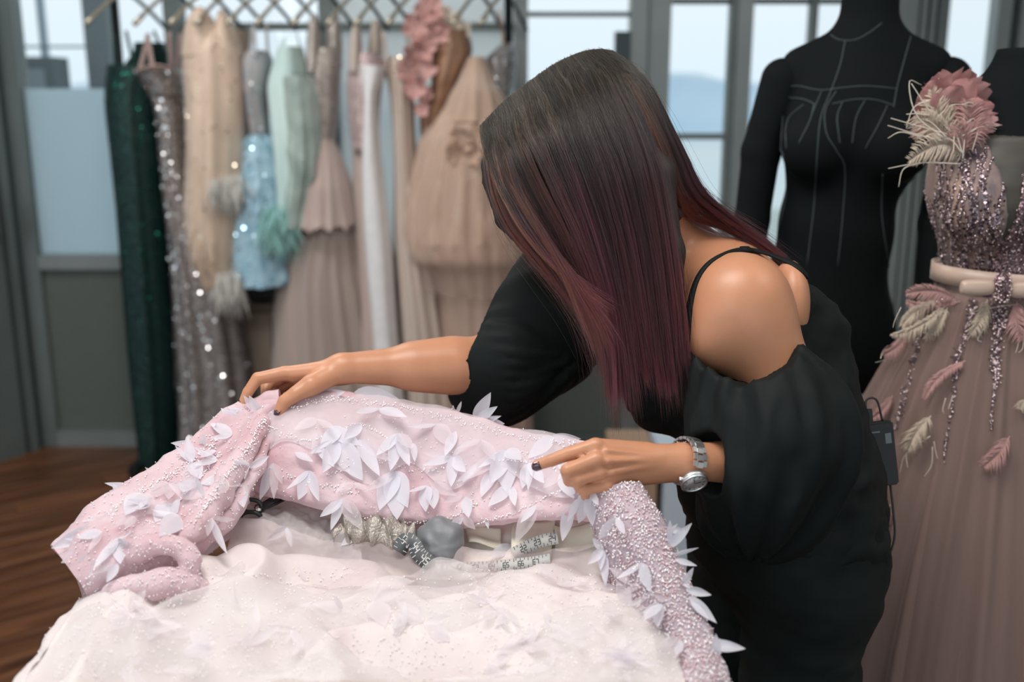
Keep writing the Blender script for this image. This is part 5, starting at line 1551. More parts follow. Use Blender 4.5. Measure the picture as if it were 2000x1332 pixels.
M_tulle = mat('pink_tulle', (.62, .39, .425), .75, sheen=.6, trans=.25, col2=(.79, .635, .67), vscale=11, bump=.25, bscale=420, bdist=.003, tcol=(.8, .55, .58))
M_tulle_w = mat('blush_white_tulle', (.77, .66, .655), .8, sheen=.6, trans=.25, col2=(.85, .785, .765), vscale=13, bump=.12, bscale=420, bdist=.003, tcol=(.86, .72, .66))
M_tulle_l = mat('beaded_lilac_tulle', (.40, .32, .37), .6, sheen=.4, col2=(.62, .48, .53), vscale=12, trans=.15, bump=.4, bscale=500, bdist=.004)
M_veil = mat('sheer_pink_veil', (.80, .66, .68), .8, sheen=.8, trans=.3, alpha=.34, col2=(.86, .74, .74), vscale=16)
M_lining = mat('ivory_lining', (.62, .53, .48), .7, col2=(.72, .66, .60), vscale=10)
M_petal = mat('white_organza_petal', (.80, .785, .845), .6, sheen=.5, trans=.4, alpha=.82)
M_petal_s = mat('sheer_organza_petal', (.84, .79, .83), .6, sheen=.5, trans=.45, alpha=.45)
M_bead = mat('crystal_bead', (.95, .92, .93), .10, 0.0, spec=1.0)
M_beadp = mat('pink_bead', (.80, .60, .62), .2, .6)

gc = A(800, 1100, 1.25)
GW = empty('tulle_gown', (gc[0], gc[1], .91), 'pale pink tulle gown with white organza petals and beads, spread over the table', 'gown')
SHEETS = []
def sheet(name, rows, m, nu=220, nv=120, amp=0.0, fr=14, seed=0, billow=0.0, kind=None, fine=.0, stretch=(1, 1, 1), keep=True, post=None, edge=0.0):
    ctrl = np.array([[A(*p) if len(p) == 3 else np.array(p[1]) for p in r] for r in rows])
    a = np.stack([crm(ctrl[i], nu) for i in range(len(ctrl))])        # rows x nu
    V = np.stack([crm(a[:, j], nv) for j in range(nu)], 1)            # nv x nu
    du = np.gradient(V, axis=1); dv = np.gradient(V, axis=0); N = nrm(np.cross(du, dv))
    if ((CAM-V)*N).sum() < 0: N = -N
    P = V.reshape(-1, 3); S3 = np.array(stretch)
    d = np.zeros(len(P))
    if amp: d += amp*fbm(P*fr*S3+seed, 3)
    if billow:
        q1 = np.sqrt(fbm(P*fr*.8*S3+seed*1.7+5, 2)**2+.004); d += billow*(.28-q1)*1.6
    if fine: d += fine*fbm(P*90*S3+seed, 2)
    if edge:
        t = np.linspace(0, 1, nu)[None].repeat(nv, 0).ravel(); d *= np.minimum(1, np.minimum(t, 1-t)/edge)
    V = V + (N.reshape(-1, 3)*d[:, None]).reshape(V.shape)
    if post is not None: V = post(V, N)
    du = np.gradient(V, axis=1); dv = np.gradient(V, axis=0); N = nrm(np.cross(du, dv))
    if ((CAM-V)*N).sum() < 0: N = -N
    i, k = np.meshgrid(np.arange(nv-1), np.arange(nu-1), indexing='ij')
    F = np.stack([i*nu+k, i*nu+k+1, (i+1)*nu+k+1, (i+1)*nu+k], -1).reshape(-1, 4)
    o = mesh_from(name, V.reshape(-1, 3), F, m, GW, True, kind)
    if keep: SHEETS.append((V.reshape(-1, 3), N.reshape(-1, 3), bvh_of(V.reshape(-1, 3), F), name))
    return o, V, N
def drop(p, dy, dz):
    q = A(*p)+np.array([0, dy, dz]); return ('w', q)

# the lifted overskirt
crest = [(505, 786, 1.445), (560, 776, 1.445), (640, 768, 1.455), (720, 772, 1.46), (800, 788, 1.455), (880, 802, 1.445), (960, 824, 1.42), (1040, 842, 1.385), (1110, 856, 1.345), (1165, 880, 1.305), (1215, 930, 1.262)]
r1 = [(508, 806, 1.42), (565, 800, 1.42), (640, 795, 1.43), (720, 800, 1.435), (800, 815, 1.43), (880, 830, 1.42), (960, 850, 1.395), (1040, 868, 1.36), (1110, 882, 1.322), (1160, 905, 1.285), (1200, 945, 1.25)]
r2 = [(505, 850, 1.395), (560, 850, 1.39), (640, 852, 1.395), (720, 858, 1.40), (800, 870, 1.40), (880, 885, 1.39), (960, 900, 1.365), (1040, 915, 1.335), (1105, 925, 1.302), (1150, 940, 1.27), (1188, 960, 1.245)]
r3 = [(500, 900, 1.38), (555, 905, 1.37), (640, 915, 1.365), (720, 925, 1.37), (800, 938, 1.368), (880, 950, 1.36), (960, 958, 1.335), (1040, 962, 1.31), (1098, 965, 1.285), (1140, 975, 1.265), (1172, 985, 1.25)]
r4 = [(495, 945, 1.372), (550, 955, 1.36), (635, 972, 1.345), (720, 988, 1.345), (800, 1002, 1.34), (880, 1012, 1.332), (960, 1012, 1.312), (1035, 1005, 1.292), (1090, 1000, 1.275), (1130, 1002, 1.262), (1160, 1008, 1.252)]
r5 = [(495, 962, 1.376), (548, 972, 1.366), (630, 990, 1.352), (720, 1012, 1.348), (800, 1026, 1.343), (880, 1032, 1.336), (960, 1030, 1.317), (1030, 1018, 1.298), (1085, 1010, 1.282), (1125, 1010, 1.27), (1155, 1014, 1.26)]
back = [drop(p, .10, -.10) for p in crest]; back2 = [drop(p, .17, -.24) for p in crest]
def fold_post(V, N):
    return V
sheet('overskirt', [back2, back, crest, r1, r2, r3, r4, r5], M_tulle, 260, 170, .007, 16, 2.0, .006, None, .0012, (1, 1, 1.4))
# a second thin white layer floating over the crest
up = lambda row, d: [(x, y-2, dd-d) for x, y, dd in row]
sheet('crest_veil', [[drop(p, .05, -.03) for p in crest], up(crest, .004), up(r1, .007), up(r2, .010), [(x, y+(y2-y)*w_, d1+(d2-d1)*w_-.009) for (x, y, d1), (_, y2, d2), w_ in zip(r2, r3, (.9, .2, .7, 1.3, .5, 1.1, .1, .8, 1.2, .4, .8))]],
      mat('white_tulle_layer', (.84, .78, .82), .8, sheen=.8, trans=.3, alpha=.42, col2=(.90, .86, .88), vscale=14), 200, 60, .006, 18, 9.0, .004, None, .001)
# left lobe, bunched at the far hand
L0 = [(100, 1066, 1.235), (150, 1012, 1.265), (205, 970, 1.30), (295, 918, 1.345), (385, 852, 1.395), (445, 802, 1.43), (500, 782, 1.445), (548, 772, 1.448)]
L1 = [(112, 1080, 1.205), (165, 1030, 1.225), (230, 992, 1.255), (318, 945, 1.305), (405, 882, 1.36), (462, 828, 1.40), (512, 800, 1.425), (545, 792, 1.432)]
L2 = [(128, 1100, 1.185), (185, 1060, 1.195), (255, 1025, 1.215), (345, 985, 1.265), (425, 925, 1.32), (478, 865, 1.365), (514, 825, 1.40), (535, 812, 1.415)]
L3 = [(145, 1125, 1.172), (205, 1092, 1.178), (275, 1060, 1.195), (362, 1022, 1.235), (440, 965, 1.29), (488, 905, 1.34), (515, 855, 1.385), (526, 830, 1.405)]
L4 = [(160, 1148, 1.168), (220, 1118, 1.170), (290, 1088, 1.185), (376, 1055, 1.222), (450, 1000, 1.28), (492, 945, 1.33), (512, 890, 1.378), (516, 850, 1.402)]
L5 = [(170, 1165, 1.180), (232, 1140, 1.185), (302, 1112, 1.205), (388, 1080, 1.25), (458, 1025, 1.315), (494, 970, 1.365), (508, 915, 1.408), (508, 868, 1.425)]
Lb = [drop(p, .07, -.10) for p in L0]; Lb2 = [drop(p, .10, -.20) for p in L0]
def lobe_post(V, N):
    nv, nu = V.shape[:2]
    v = np.linspace(0, 1, nv)[:, None]; u = np.linspace(0, 1, nu)[None]
    s = np.sin((v*2.3+u*.9)*2*math.pi*1.6+1.0)
    h = .007*s*np.clip((v-.28)*4, 0, 1)*np.clip(u*3, 0, 1)
    return V+N*h[..., None]
sheet('overskirt_fold', [Lb2, Lb, L0, L1, L2, L3, L4, L5], M_tulle, 240, 150, .006, 18, 3.0, .008, None, .0014, post=lobe_post)
# rolled edge folds
def roll(pts, rad, m, seed, nm='rolled_fold'):
    n, seg = 90, 22
    P = crm(np.array([A(*p) for p in pts]), n); t = nrm(np.gradient(P, axis=0)); a = nrm(np.cross(t, [0, 0, 1.0])); b = np.cross(a, t)
    r_ = np.interp(np.linspace(0, 1, n), np.linspace(0, 1, len(rad)), rad)
    V = np.zeros((n, seg, 3))
    for k in range(seg):
        w = 2*math.pi*k/seg; V[:, k] = P+(a*math.cos(w)+b*math.sin(w))*r_[:, None]
    Q = V.reshape(-1, 3); c = P[:, None].repeat(seg, 1).reshape(-1, 3)
    Q = Q+nrm(Q-c)*(.004*fbm(Q*40+seed, 2)+.0012*fbm(Q*120, 1))[:, None]
    i, k = np.meshgrid(np.arange(n-1), np.arange(seg), indexing='ij'); k2 = (k+1) % seg
    F = np.stack([i*seg+k, (i+1)*seg+k, (i+1)*seg+k2, i*seg+k2], -1).reshape(-1, 4)
    o = mesh_from(nm, Q, F, m, GW)
    SHEETS.append((Q, nrm(Q-c), bvh_of(Q, F), nm)); return o
roll([(215, 1120, 1.185), (270, 1075, 1.185), (325, 1064, 1.188), (362, 1080, 1.19), (370, 1108, 1.185), (352, 1135, 1.18), (330, 1140, 1.185)], [.010, .014, .014, .013, .012, .010, .005], M_tulle, 1)
roll([(190, 1180, 1.165), (240, 1155, 1.165), (300, 1142, 1.168), (350, 1138, 1.175), (400, 1152, 1.195), (460, 1150, 1.222), (540, 1160, 1.25)], [.010, .016, .018, .017, .015, .012, .006], M_tulle, 2)
roll([(525, 800, 1.43), (500, 850, 1.378), (455, 920, 1.318), (415, 985, 1.268), (378, 1035, 1.225), (350, 1062, 1.205)], [.010, .014, .017, .018, .016, .008], M_tulle, 3)
# front mass of the skirt
f0 = [drop((170, 1165, 1.20), .06, -.06), drop((300, 1150, 1.22), .06, -.06), drop((440, 1110, 1.27), .05, -.05), drop((560, 1110, 1.29), .05, -.05), drop((700, 1112, 1.30), .05, -.05), drop((850, 1118, 1.305), .05, -.05),
      drop((980, 1128, 1.30), .05, -.05), drop((1080, 1122, 1.29), .05, -.05), drop((1190, 1150, 1.255), .05, -.05), drop((1300, 1165, 1.21), .05, -.05)]
f1 = [(165, 1170, 1.185), (300, 1158, 1.195), (440, 1098, 1.255), (560, 1106, 1.27), (700, 1108, 1.285), (850, 1116, 1.29), (980, 1126, 1.285), (1080, 1122, 1.275), (1190, 1150, 1.235), (1300, 1168, 1.195)]
f2 = [(118, 1228, 1.115), (270, 1200, 1.15), (430, 1145, 1.205), (560, 1140, 1.225), (700, 1138, 1.24), (850, 1142, 1.245), (980, 1148, 1.242), (1085, 1150, 1.235), (1200, 1185, 1.195), (1312, 1225, 1.145)]
f3 = [(80, 1290, 1.06), (250, 1255, 1.09), (425, 1210, 1.135), (560, 1195, 1.16), (700, 1190, 1.175), (850, 1192, 1.18), (980, 1196, 1.178), (1090, 1205, 1.165), (1210, 1240, 1.135), (1325, 1285, 1.09)]
f4 = [(40, 1335, 1.02), (230, 1320, 1.04), (420, 1285, 1.075), (560, 1270, 1.095), (700, 1265, 1.105), (850, 1265, 1.11), (980, 1268, 1.108), (1095, 1275, 1.10), (1220, 1300, 1.075), (1340, 1340, 1.04)]
f5 = [(10, 1400, .975), (210, 1400, .985), (415, 1375, 1.01), (560, 1360, 1.025), (700, 1355, 1.03), (850, 1355, 1.03), (980, 1358, 1.03), (1100, 1365, 1.025), (1230, 1385, 1.01), (1355, 1410, .985)]
f6 = [('w', A(*p)+np.array([0, -.06, -.02])) for p in [(x, y, d-.04) for x, y, d in f5]]
f7 = [('w', A(*p)+np.array([0, -.12, -.16])) for p in [(x, y, d-.05) for x, y, d in f5]]
sheet('skirt', [f0, f1, f2, f3, f4, f5, f6, f7], M_tulle_w, 300, 190, .010, 9.5, 4.0, .050, None, .0009, (1, 1, 1), edge=.05)
up2 = lambda row, d: [(x, y-1, dd-d) for x, y, dd in row]
sheet('skirt_veil', [up2(f1, .003), up2(f2, .010), up2(f3, .012), up2(f4, .012), up2(f5, .012)], mat('sheer_white_skirt_layer', (.84, .80, .80), .8, sheen=.9, trans=.3, alpha=.38, col2=(.90, .88, .87), vscale=20), 240, 120, .012, 9, 7.0, .040, None, .0008, keep=True, edge=.05)
# skirts falling off the left of the table
sheet('skirt_side', [[(172, 1160, 1.185), (118, 1222, 1.12), (84, 1285, 1.065), (45, 1335, 1.02), (14, 1400, .975)],
                     [(150, 1180, 1.20), (92, 1245, 1.13), (58, 1305, 1.075), (22, 1350, 1.03), (-10, 1420, .98)],
                     [drop((160, 1190, 1.23), 0, -.06), drop((100, 1260, 1.16), 0, -.06), drop((66, 1320, 1.1), 0, -.07), drop((30, 1370, 1.05), 0, -.07), drop((0, 1440, 1.0), 0, -.07)]],
      M_tulle_w, 90, 40, .006, 20, 5.0, .004, None, .001)
# right glittering panel
sheet('beaded_panel', [[('w', A(1120, 965, 1.262)+np.array([0, 0, 0])), (1150, 958, 1.242), (1195, 948, 1.228), (1238, 942, 1.232), (1258, 958, 1.26), drop((1262, 975, 1.30), 0, -.10)],
                       [(1150, 1020, 1.258), (1180, 1015, 1.226), (1225, 1005, 1.206), (1272, 998, 1.212), (1292, 1012, 1.245), drop((1292, 1030, 1.28), 0, -.10)],
                       [(1168, 1085, 1.244), (1205, 1082, 1.206), (1255, 1075, 1.182), (1300, 1068, 1.19), (1320, 1082, 1.226), drop((1318, 1100, 1.26), 0, -.10)],
                       [(1190, 1150, 1.225), (1235, 1148, 1.180), (1285, 1142, 1.155), (1328, 1138, 1.165), (1346, 1152, 1.20), drop((1342, 1170, 1.23), 0, -.10)],
                       [(1238, 1220, 1.17), (1280, 1215, 1.138), (1325, 1212, 1.12), (1362, 1208, 1.13), (1378, 1222, 1.165), drop((1372, 1240, 1.2), 0, -.10)],
                       [(1288, 1290, 1.11), (1322, 1285, 1.085), (1360, 1282, 1.075), (1394, 1280, 1.085), (1408, 1292, 1.12), drop((1402, 1310, 1.15), 0, -.10)],
                       [(1315, 1370, 1.04), (1350, 1362, 1.02), (1388, 1358, 1.012), (1420, 1358, 1.025), (1432, 1370, 1.06), drop((1426, 1388, 1.09), 0, -.10)]],
      M_tulle_l, 130, 200, .005, 20, 6.0, .006, None, .0014)
# lining in the opening, and the sheer veil hanging across it
sheet('lining', [[(470, 930, 1.46), (640, 950, 1.455), (800, 960, 1.45), (980, 960, 1.43), (1190, 960, 1.35)],
                 [(465, 985, 1.41), (640, 1000, 1.405), (800, 1010, 1.40), (980, 1010, 1.38), (1190, 1010, 1.31)],
                 [(450, 1050, 1.355), (640, 1060, 1.355), (800, 1068, 1.35), (980, 1068, 1.335), (1190, 1075, 1.27)],
                 [(440, 1120, 1.30), (640, 1125, 1.31), (800, 1130, 1.31), (980, 1140, 1.30), (1200, 1160, 1.235)]], M_lining, 160, 80, .006, 24, 8.0, .004, None, .001, keep=False)
sheet('inner_veil', [[(455, 1010, 1.335), (540, 1020, 1.335), (640, 1052, 1.325), (760, 1062, 1.318), (880, 1066, 1.312), (1000, 1078, 1.30), (1100, 1070, 1.275), (1185, 1060, 1.245)],
                     [(448, 1050, 1.30), (540, 1060, 1.305), (640, 1078, 1.302), (760, 1088, 1.30), (880, 1092, 1.297), (1000, 1100, 1.288), (1100, 1095, 1.265), (1190, 1090, 1.235)],
                     [(440, 1095, 1.265), (540, 1100, 1.275), (640, 1108, 1.28), (760, 1115, 1.28), (880, 1118, 1.28), (1000, 1126, 1.275), (1100, 1125, 1.257), (1195, 1140, 1.225)],
                     [(430, 1140, 1.23), (540, 1145, 1.235), (640, 1145, 1.245), (760, 1150, 1.245), (880, 1152, 1.245), (1000, 1158, 1.242), (1100, 1160, 1.23), (1205, 1185, 1.195)]], M_veil, 200, 70, .007, 22, 11.0, .004, None, .001, keep=False)

sheet('lining_fold', [[(468, 950, 1.42), (540, 975, 1.41), (600, 985, 1.40), (660, 1000, 1.39), (700, 1012, 1.38)], [(462, 985, 1.385), (530, 1005, 1.375), (600, 1015, 1.372), (660, 1030, 1.365), (700, 1040, 1.36)],
                     [(458, 1030, 1.345), (530, 1045, 1.338), (600, 1058, 1.335), (660, 1070, 1.33), (705, 1078, 1.325)], [(450, 1080, 1.30), (530, 1095, 1.30), (600, 1100, 1.30), (660, 1108, 1.30), (710, 1110, 1.30)]],
      mat('grey_organza_lining', (.50, .47, .46), .5, sheen=.5, trans=.3, alpha=.75, col2=(.70, .66, .66), vscale=30), 110, 80, .012, 34, 15.0, .012, None, .002, keep=False)

def on(px, py, off=.0015, only=None):
    best = None; d = nrm(A(px, py, 1.0)-CAM)
    for Vv, Nn, b, nm in SHEETS:
        if only and nm not in only: continue
        h = b.ray_cast(Vector(CAM), Vector(d))
        if h[0] is not None and (best is None or h[3] < best[2]):
            n = np.array(h[1]); n = -n if n @ d > 0 else n
            best = (np.array(h[0]), n, h[3])
    if best is None: return None, None
    return best[0]+best[1]*off, best[1]

# petals: each one a part; the shapes share a few meshes
PET = []
def petal_mesh(kind, m):
    nu, nv = 11, 7; r = np.random.default_rng(kind); vs = []
    wid = [.155, .20, .245, .135][kind % 4]; cup = [.25, .5, .15, .35][kind % 4]; bend = [.12, .25, -.1, .32][kind % 4]; tw = [.1, -.4, .3, .7][kind % 4]
    for i in range(nu):
        t = i/(nu-1); w = wid*math.sin(math.pi*min(1, t**.82))**.85*(1-.15*t)+(.012 if i == 0 else 0)
        for k in range(nv):
            s = 2*k/(nv-1)-1; a = tw*t*s
            vs.append((t, s*w, cup*w*s*s*.9+bend*t*t+a*w*.5))
    fs = [(i*nv+k, i*nv+k+1, (i+1)*nv+k+1, (i+1)*nv+k) for i in range(nu-1) for k in range(nv-1)]
    me = bpy.data.meshes.new('petal'); me.from_pydata(vs, [], fs); me.update()
    me.polygons.foreach_set('use_smooth', np.ones(len(me.polygons), dtype=bool)); me.materials.append(m); return me
PET = [petal_mesh(k, M_petal) for k in range(4)]; PETS = [petal_mesh(k, M_petal_s) for k in range(4)]
pr = np.random.default_rng(21); npet = 0
def petal(base, tip, kind=None, sheer=False, lift=.010, wid=1.0, nb=None, off=.002):
    """base and tip are points in space"""
    global npet
    ax = tip-base; L_ = np.linalg.norm(ax)
    if L_ < .004: return
    X = ax/L_; n = nb if nb is not None else nrm(CAM-base); Z = nrm(n-X*np.dot(n, X)); Y = np.cross(Z, X)
    kind = int(pr.integers(0, 4)) if kind is None else kind
    o = bpy.data.objects.new('petal', (PETS if sheer else PET)[kind]); COL.objects.link(o)
    mx = Matrix(((X[0]*L_, Y[0]*L_*wid, Z[0]*L_, base[0]), (X[1]*L_, Y[1]*L_*wid, Z[1]*L_, base[1]), (X[2]*L_, Y[2]*L_*wid, Z[2]*L_, base[2]), (0, 0, 0, 1)))
    o.parent = GW; o.matrix_parent_inverse = world_of(GW).inverted(); o.matrix_basis = mx; npet += 1
    return o
def cluster(c, tips, sheer=None, out=.012, kinds=None):
    b, n = on(*c)
    if b is None: b = A(c[0], c[1], 1.33); n = nrm(CAM-b)
    for i, t in enumerate(tips):
        q_, n2 = on(*t, .004)
        dep = proj(b)[2][0]
        if q_ is None or abs(proj(q_)[2][0]-dep) > .05: q_ = A(t[0], t[1], dep-.006)
        q_ = b + (q_-b)*1.12 + nrm(CAM-q_)*out*.6
        petal(b, q_, None if kinds is None else kinds[i], (pr.random() < .3) if sheer is None else sheer, nb=nrm(n*.6+nrm(CAM-b)*.6+pr.normal(0, .25, 3)))
CL = [((660, 862), [(630, 926), (699, 930), (604, 884)]), ((778, 848), [(762, 918), (789, 921), (804, 885), (738, 892)]), ((700, 860), [(735, 930), (760, 900)]),
      ((885, 893), [(830, 886), (832, 912), (880, 952), (920, 925), (906, 872)]), ((990, 880), [(945, 918), (992, 952), (1024, 912), (908, 948), (960, 950)]), ((1035, 905), [(1022, 950), (1066, 948), (1047, 966)]),
      ((604, 920), [(571, 960), (627, 974), (590, 968)]), ((772, 922), [(745, 985), (792, 982), (718, 975), (776, 1000)]), ((832, 950), [(830, 992), (798, 975)]), ((668, 974), [(648, 1030), (692, 1000), (705, 1032)]),
      ((905, 968), [(872, 985), (900, 970)]), ((1048, 988), [(1008, 1050), (1075, 998), (1020, 1020)]), ((1118, 984), [(1110, 1052), (1092, 1010)]), ((1152, 958), [(1162, 1015), (1130, 1012), (1180, 992), (1145, 1000)]),
      ((535, 905), [(512, 965), (545, 968), (562, 945)]), ((485, 912), [(462, 930), (514, 896), (455, 900)]), ((412, 1012), [(442, 1022), (424, 1080), (400, 1045)]), ((470, 945), [(428, 948), (478, 992), (440, 970)]),
      ((375, 905), [(366, 868), (345, 885), (392, 932), (372, 962)]), ((335, 985), [(290, 1002), (310, 1015), (345, 1000)]), ((232, 1052), [(196, 1112), (240, 1090), (262, 1060), (210, 1085)]), ((280, 965), [(250, 1000), (300, 1010)]),
      ((420, 880), [(395, 905), (440, 930)]), ((1000, 950), [(960, 985), (1010, 990)]), ((1100, 920), [(1070, 960), (1120, 965)]), ((850, 830), [(800, 850), (880, 868)]), ((940, 860), [(900, 880), (960, 905)]),
      ((620, 820), [(580, 838), (650, 850)]), ((740, 800), [(700, 822), (790, 830)]), ((1180, 1072), [(1172, 1108), (1148, 1102), (1182, 1142), (1163, 1052)]), ((690, 945), [(660, 960), (720, 965)]),
      ((1205, 1010), [(1180, 1050), (1225, 1050)]), ((1255, 1100), [(1225, 1130), (1270, 1150)]), ((1290, 1180), [(1250, 1200), (1300, 1230), (1262, 1225)]), ((1330, 1250), [(1290, 1270), (1330, 1300)]),
      ((1000, 1065), [(960, 1085), (1020, 1095)]), ((700, 1040), [(670, 1062), (640, 1075)]), ((560, 1030), [(520, 1052), (570, 1070)]), ((905, 1010), [(880, 1030), (925, 1030)])]
for c, t in CL: cluster(c, t)
# upright petals along the outlines: (base, tip, depth)
for b, t, d in [((475, 835), (431, 797), 1.41), ((480, 812), (445, 795), 1.415), ((500, 808), (470, 775), 1.425), ((512, 815), (486, 770), 1.415), ((430, 850), (396, 862), 1.39), ((420, 845), (418, 820), 1.39), ((400, 872), (335, 876), 1.375), ((392, 880), (400, 842), 1.37),
                ((372, 890), (352, 876), 1.37), ((300, 925), (283, 911), 1.34), ((305, 935), (262, 945), 1.335), ((270, 955), (204, 947), 1.31), ((262, 960), (214, 962), 1.305), ((235, 985), (193, 1000), 1.28), ((200, 1012), (160, 1020), 1.25), ((190, 1030), (106, 1068), 1.215), ((185, 1040), (128, 1052), 1.215),
                ((165, 1075), (118, 1100), 1.19), ((175, 1080), (148, 1118), 1.185), ((190, 1090), (172, 1128), 1.18), ((240, 975), (220, 945), 1.30), ((330, 915), (318, 898), 1.35), ((450, 830), (440, 800), 1.415),
                ((926, 822), (959, 768), 1.43), ((928, 824), (977, 795), 1.428), ((926, 826), (984, 818), 1.426), ((926, 826), (985, 826), 1.425), ((924, 826), (966, 806), 1.425), ((890, 810), (908, 783), 1.44), ((885, 808), (880, 790), 1.44),
                ((620, 778), (680, 764), 1.45), ((690, 768), (780, 782), 1.45), ((1080, 850), (1138, 856), 1.35), ((1075, 856), (1120, 862), 1.345),
                ((1305, 1070), (1353, 1020), 1.19), ((1312, 1085), (1364, 1064), 1.185), ((1308, 1060), (1306, 1012), 1.19), ((1300, 1050), (1322, 1015), 1.195), ((1318, 1092), (1362, 1106), 1.18), ((1330, 1150), (1360, 1104), 1.165), ((1340, 1150), (1391, 1160), 1.155), ((1335, 1140), (1350, 1150), 1.16), ((1345, 1165), (1394, 1220), 1.145),
                ((1350, 1175), (1385, 1212), 1.14), ((1380, 1258), (1455, 1272), 1.10), ((1378, 1255), (1432, 1262), 1.102), ((1385, 1268), (1422, 1318), 1.095), ((1382, 1270), (1402, 1318), 1.095), ((1395, 1290), (1400, 1240), 1.09), ((1340, 1200), (1350, 1250), 1.13), ((1300, 1030), (1345, 1040), 1.205), ((1365, 1215), (1390, 1245), 1.12)]:
    petal(A(b[0], b[1], d), A(t[0], t[1], d-.008), nb=nrm(nrm(CAM-A(b[0], b[1], d))+pr.normal(0, .35, 3)), wid=.9)
# scattered petals on the skirt, and a few more everywhere
for k in range(46):
    x, y = pr.uniform(180, 1290), pr.uniform(1135, 1320)
    for s in range(int(pr.integers(1, 4))):
        a_ = pr.uniform(0, 6.28); l_ = pr.uniform(38, 64)
        cluster((x, y), [(x+l_*math.cos(a_), y+.7*l_*math.sin(a_))], sheer=True, out=.006)
for x, y in [(455, 850), (425, 900), (380, 940), (440, 935), (330, 945), (290, 985), (260, 1010), (350, 1010), (200, 1040), (230, 1100), (400, 970)]:
    a_ = pr.uniform(1.2, 3.6); cluster((x, y), [(x+48*math.cos(a_), y+44*math.sin(a_)), (x+44*math.cos(a_+.8), y+44*math.sin(a_+.8))], out=.008)
for k in range(20):
    x = pr.uniform(540, 1150); y = pr.uniform(830, 990)
    a_ = pr.uniform(.4, 2.7); l_ = pr.uniform(40, 60)
    cluster((x, y), [(x+l_*math.cos(a_), y+l_*math.sin(a_))], out=.008)
print('petals', npet)

# beads: strings along the folds and glitter over the panels
def bead_line(pts, n, jit=2.0):
    P = crm(np.array(pts, float), n); L_ = []
    for p in P:
        q_, _ = on(p[0]+pr.normal(0, jit), p[1]+pr.normal(0, jit), .0015)
        if q_ is not None: L_.append(q_)
    return L_
Bl = []
for pts, n, j in (([(560, 800), (640, 780), (720, 786), (800, 800), (900, 824), (1000, 850), (1100, 866), (1145, 875)], 260, 3.5), ([(520, 830), (600, 860), (700, 830), (760, 860)], 90, 2),
                  ([(640, 1000), (720, 1010), (800, 1020), (880, 1012), (930, 985)], 110, 1.5), ([(930, 1022), (1010, 1000), (1080, 965), (1130, 955)], 70, 1.5), ([(640, 930), (720, 900), (820, 920), (900, 905)], 60, 2),
                  ([(940, 905), (1000, 900), (1040, 905)], 30, 2), ([(520, 815), (480, 880), (430, 950), (380, 1020)], 160, 3), ([(440, 840), (380, 900), (300, 950), (220, 1000)], 160, 5), ([(340, 990), (395, 930), (430, 885)], 80, 2),
                  ([(1000, 880), (1060, 900), (1100, 930)], 40, 2), ([(560, 930), (640, 950), (700, 960)], 40, 3)):
    Bl += bead_line(pts, n, j)
def scatter(n, x0, x1, y0, y1, only, off=.0015):
    L_ = []
    for k in range(n):
        q_, _ = on(pr.uniform(x0, x1), pr.uniform(y0, y1), off, only)
        if q_ is not None: L_.append(q_)
    return L_
Bs = scatter(1500, 100, 540, 790, 1170, ('overskirt_fold', 'rolled_fold')) + scatter(500, 60, 450, 1050, 1320, ('rolled_fold', 'skirt_side'))
Bp = scatter(6500, 1130, 1435, 940, 1335, ('beaded_panel',)); Bk = scatter(1500, 60, 1330, 1110, 1330, ('skirt_veil', 'skirt')); Bo = scatter(300, 520, 1150, 800, 1020, ('overskirt', 'crest_veil'))
beads('bead_strings', np.array(Bl), .00125, M_bead, GW, 1)
beads('scattered_beads', np.array(Bs+Bk+Bo), .0010, M_bead, GW, 2)
h_ = len(Bp)//2
beads('panel_beads', np.array(Bp[:h_]), .0012, M_bead, GW, 3); beads('panel_beads', np.array(Bp[h_:]), .0012, M_beadp, GW, 4)

# ------------------------------------------------------------ things showing in the opening under the lifted skirt
M_tape = mat('grey_tape', (.085, .09, .095), .55); M_tape_l = mat('pale_tape', (.46, .45, .43), .6); M_ink = mat('tape_print', (.60, .60, .58), .6); M_inkd = mat('tape_print_dark', (.06, .06, .06), .6)
LB = [s for s in SHEETS]
def digits(s, p, t_, sd, n_, h, m, parent):
    """flat printed figures from short strokes"""
    seg = {'0': 'abcdef', '1': 'bc', '2': 'abged', '3': 'abgcd', '4': 'fgbc', '5': 'afgcd', '6': 'afgedc', '7': 'abc', '8': 'abcdefg', '9': 'abcdfg'}
    pos = {'a': ((0, 1), (.5, 1)), 'b': ((.5, 1), (.5, .5)), 'c': ((.5, .5), (.5, 0)), 'd': ((0, 0), (.5, 0)), 'e': ((0, 0), (0, .5)), 'f': ((0, .5), (0, 1)), 'g': ((0, .5), (.5, .5))}
    for i, ch in enumerate(s):
        for k in seg[ch]:
            (x0, y0), (x1, y1) = pos[k]
            q0 = p+t_*(x0+i*.75)*h+sd*(y0-.5)*h; q1 = p+t_*(x1+i*.75)*h+sd*(y1-.5)*h
            m.ribbon([q0, q1], n_, h*.16, .00012)
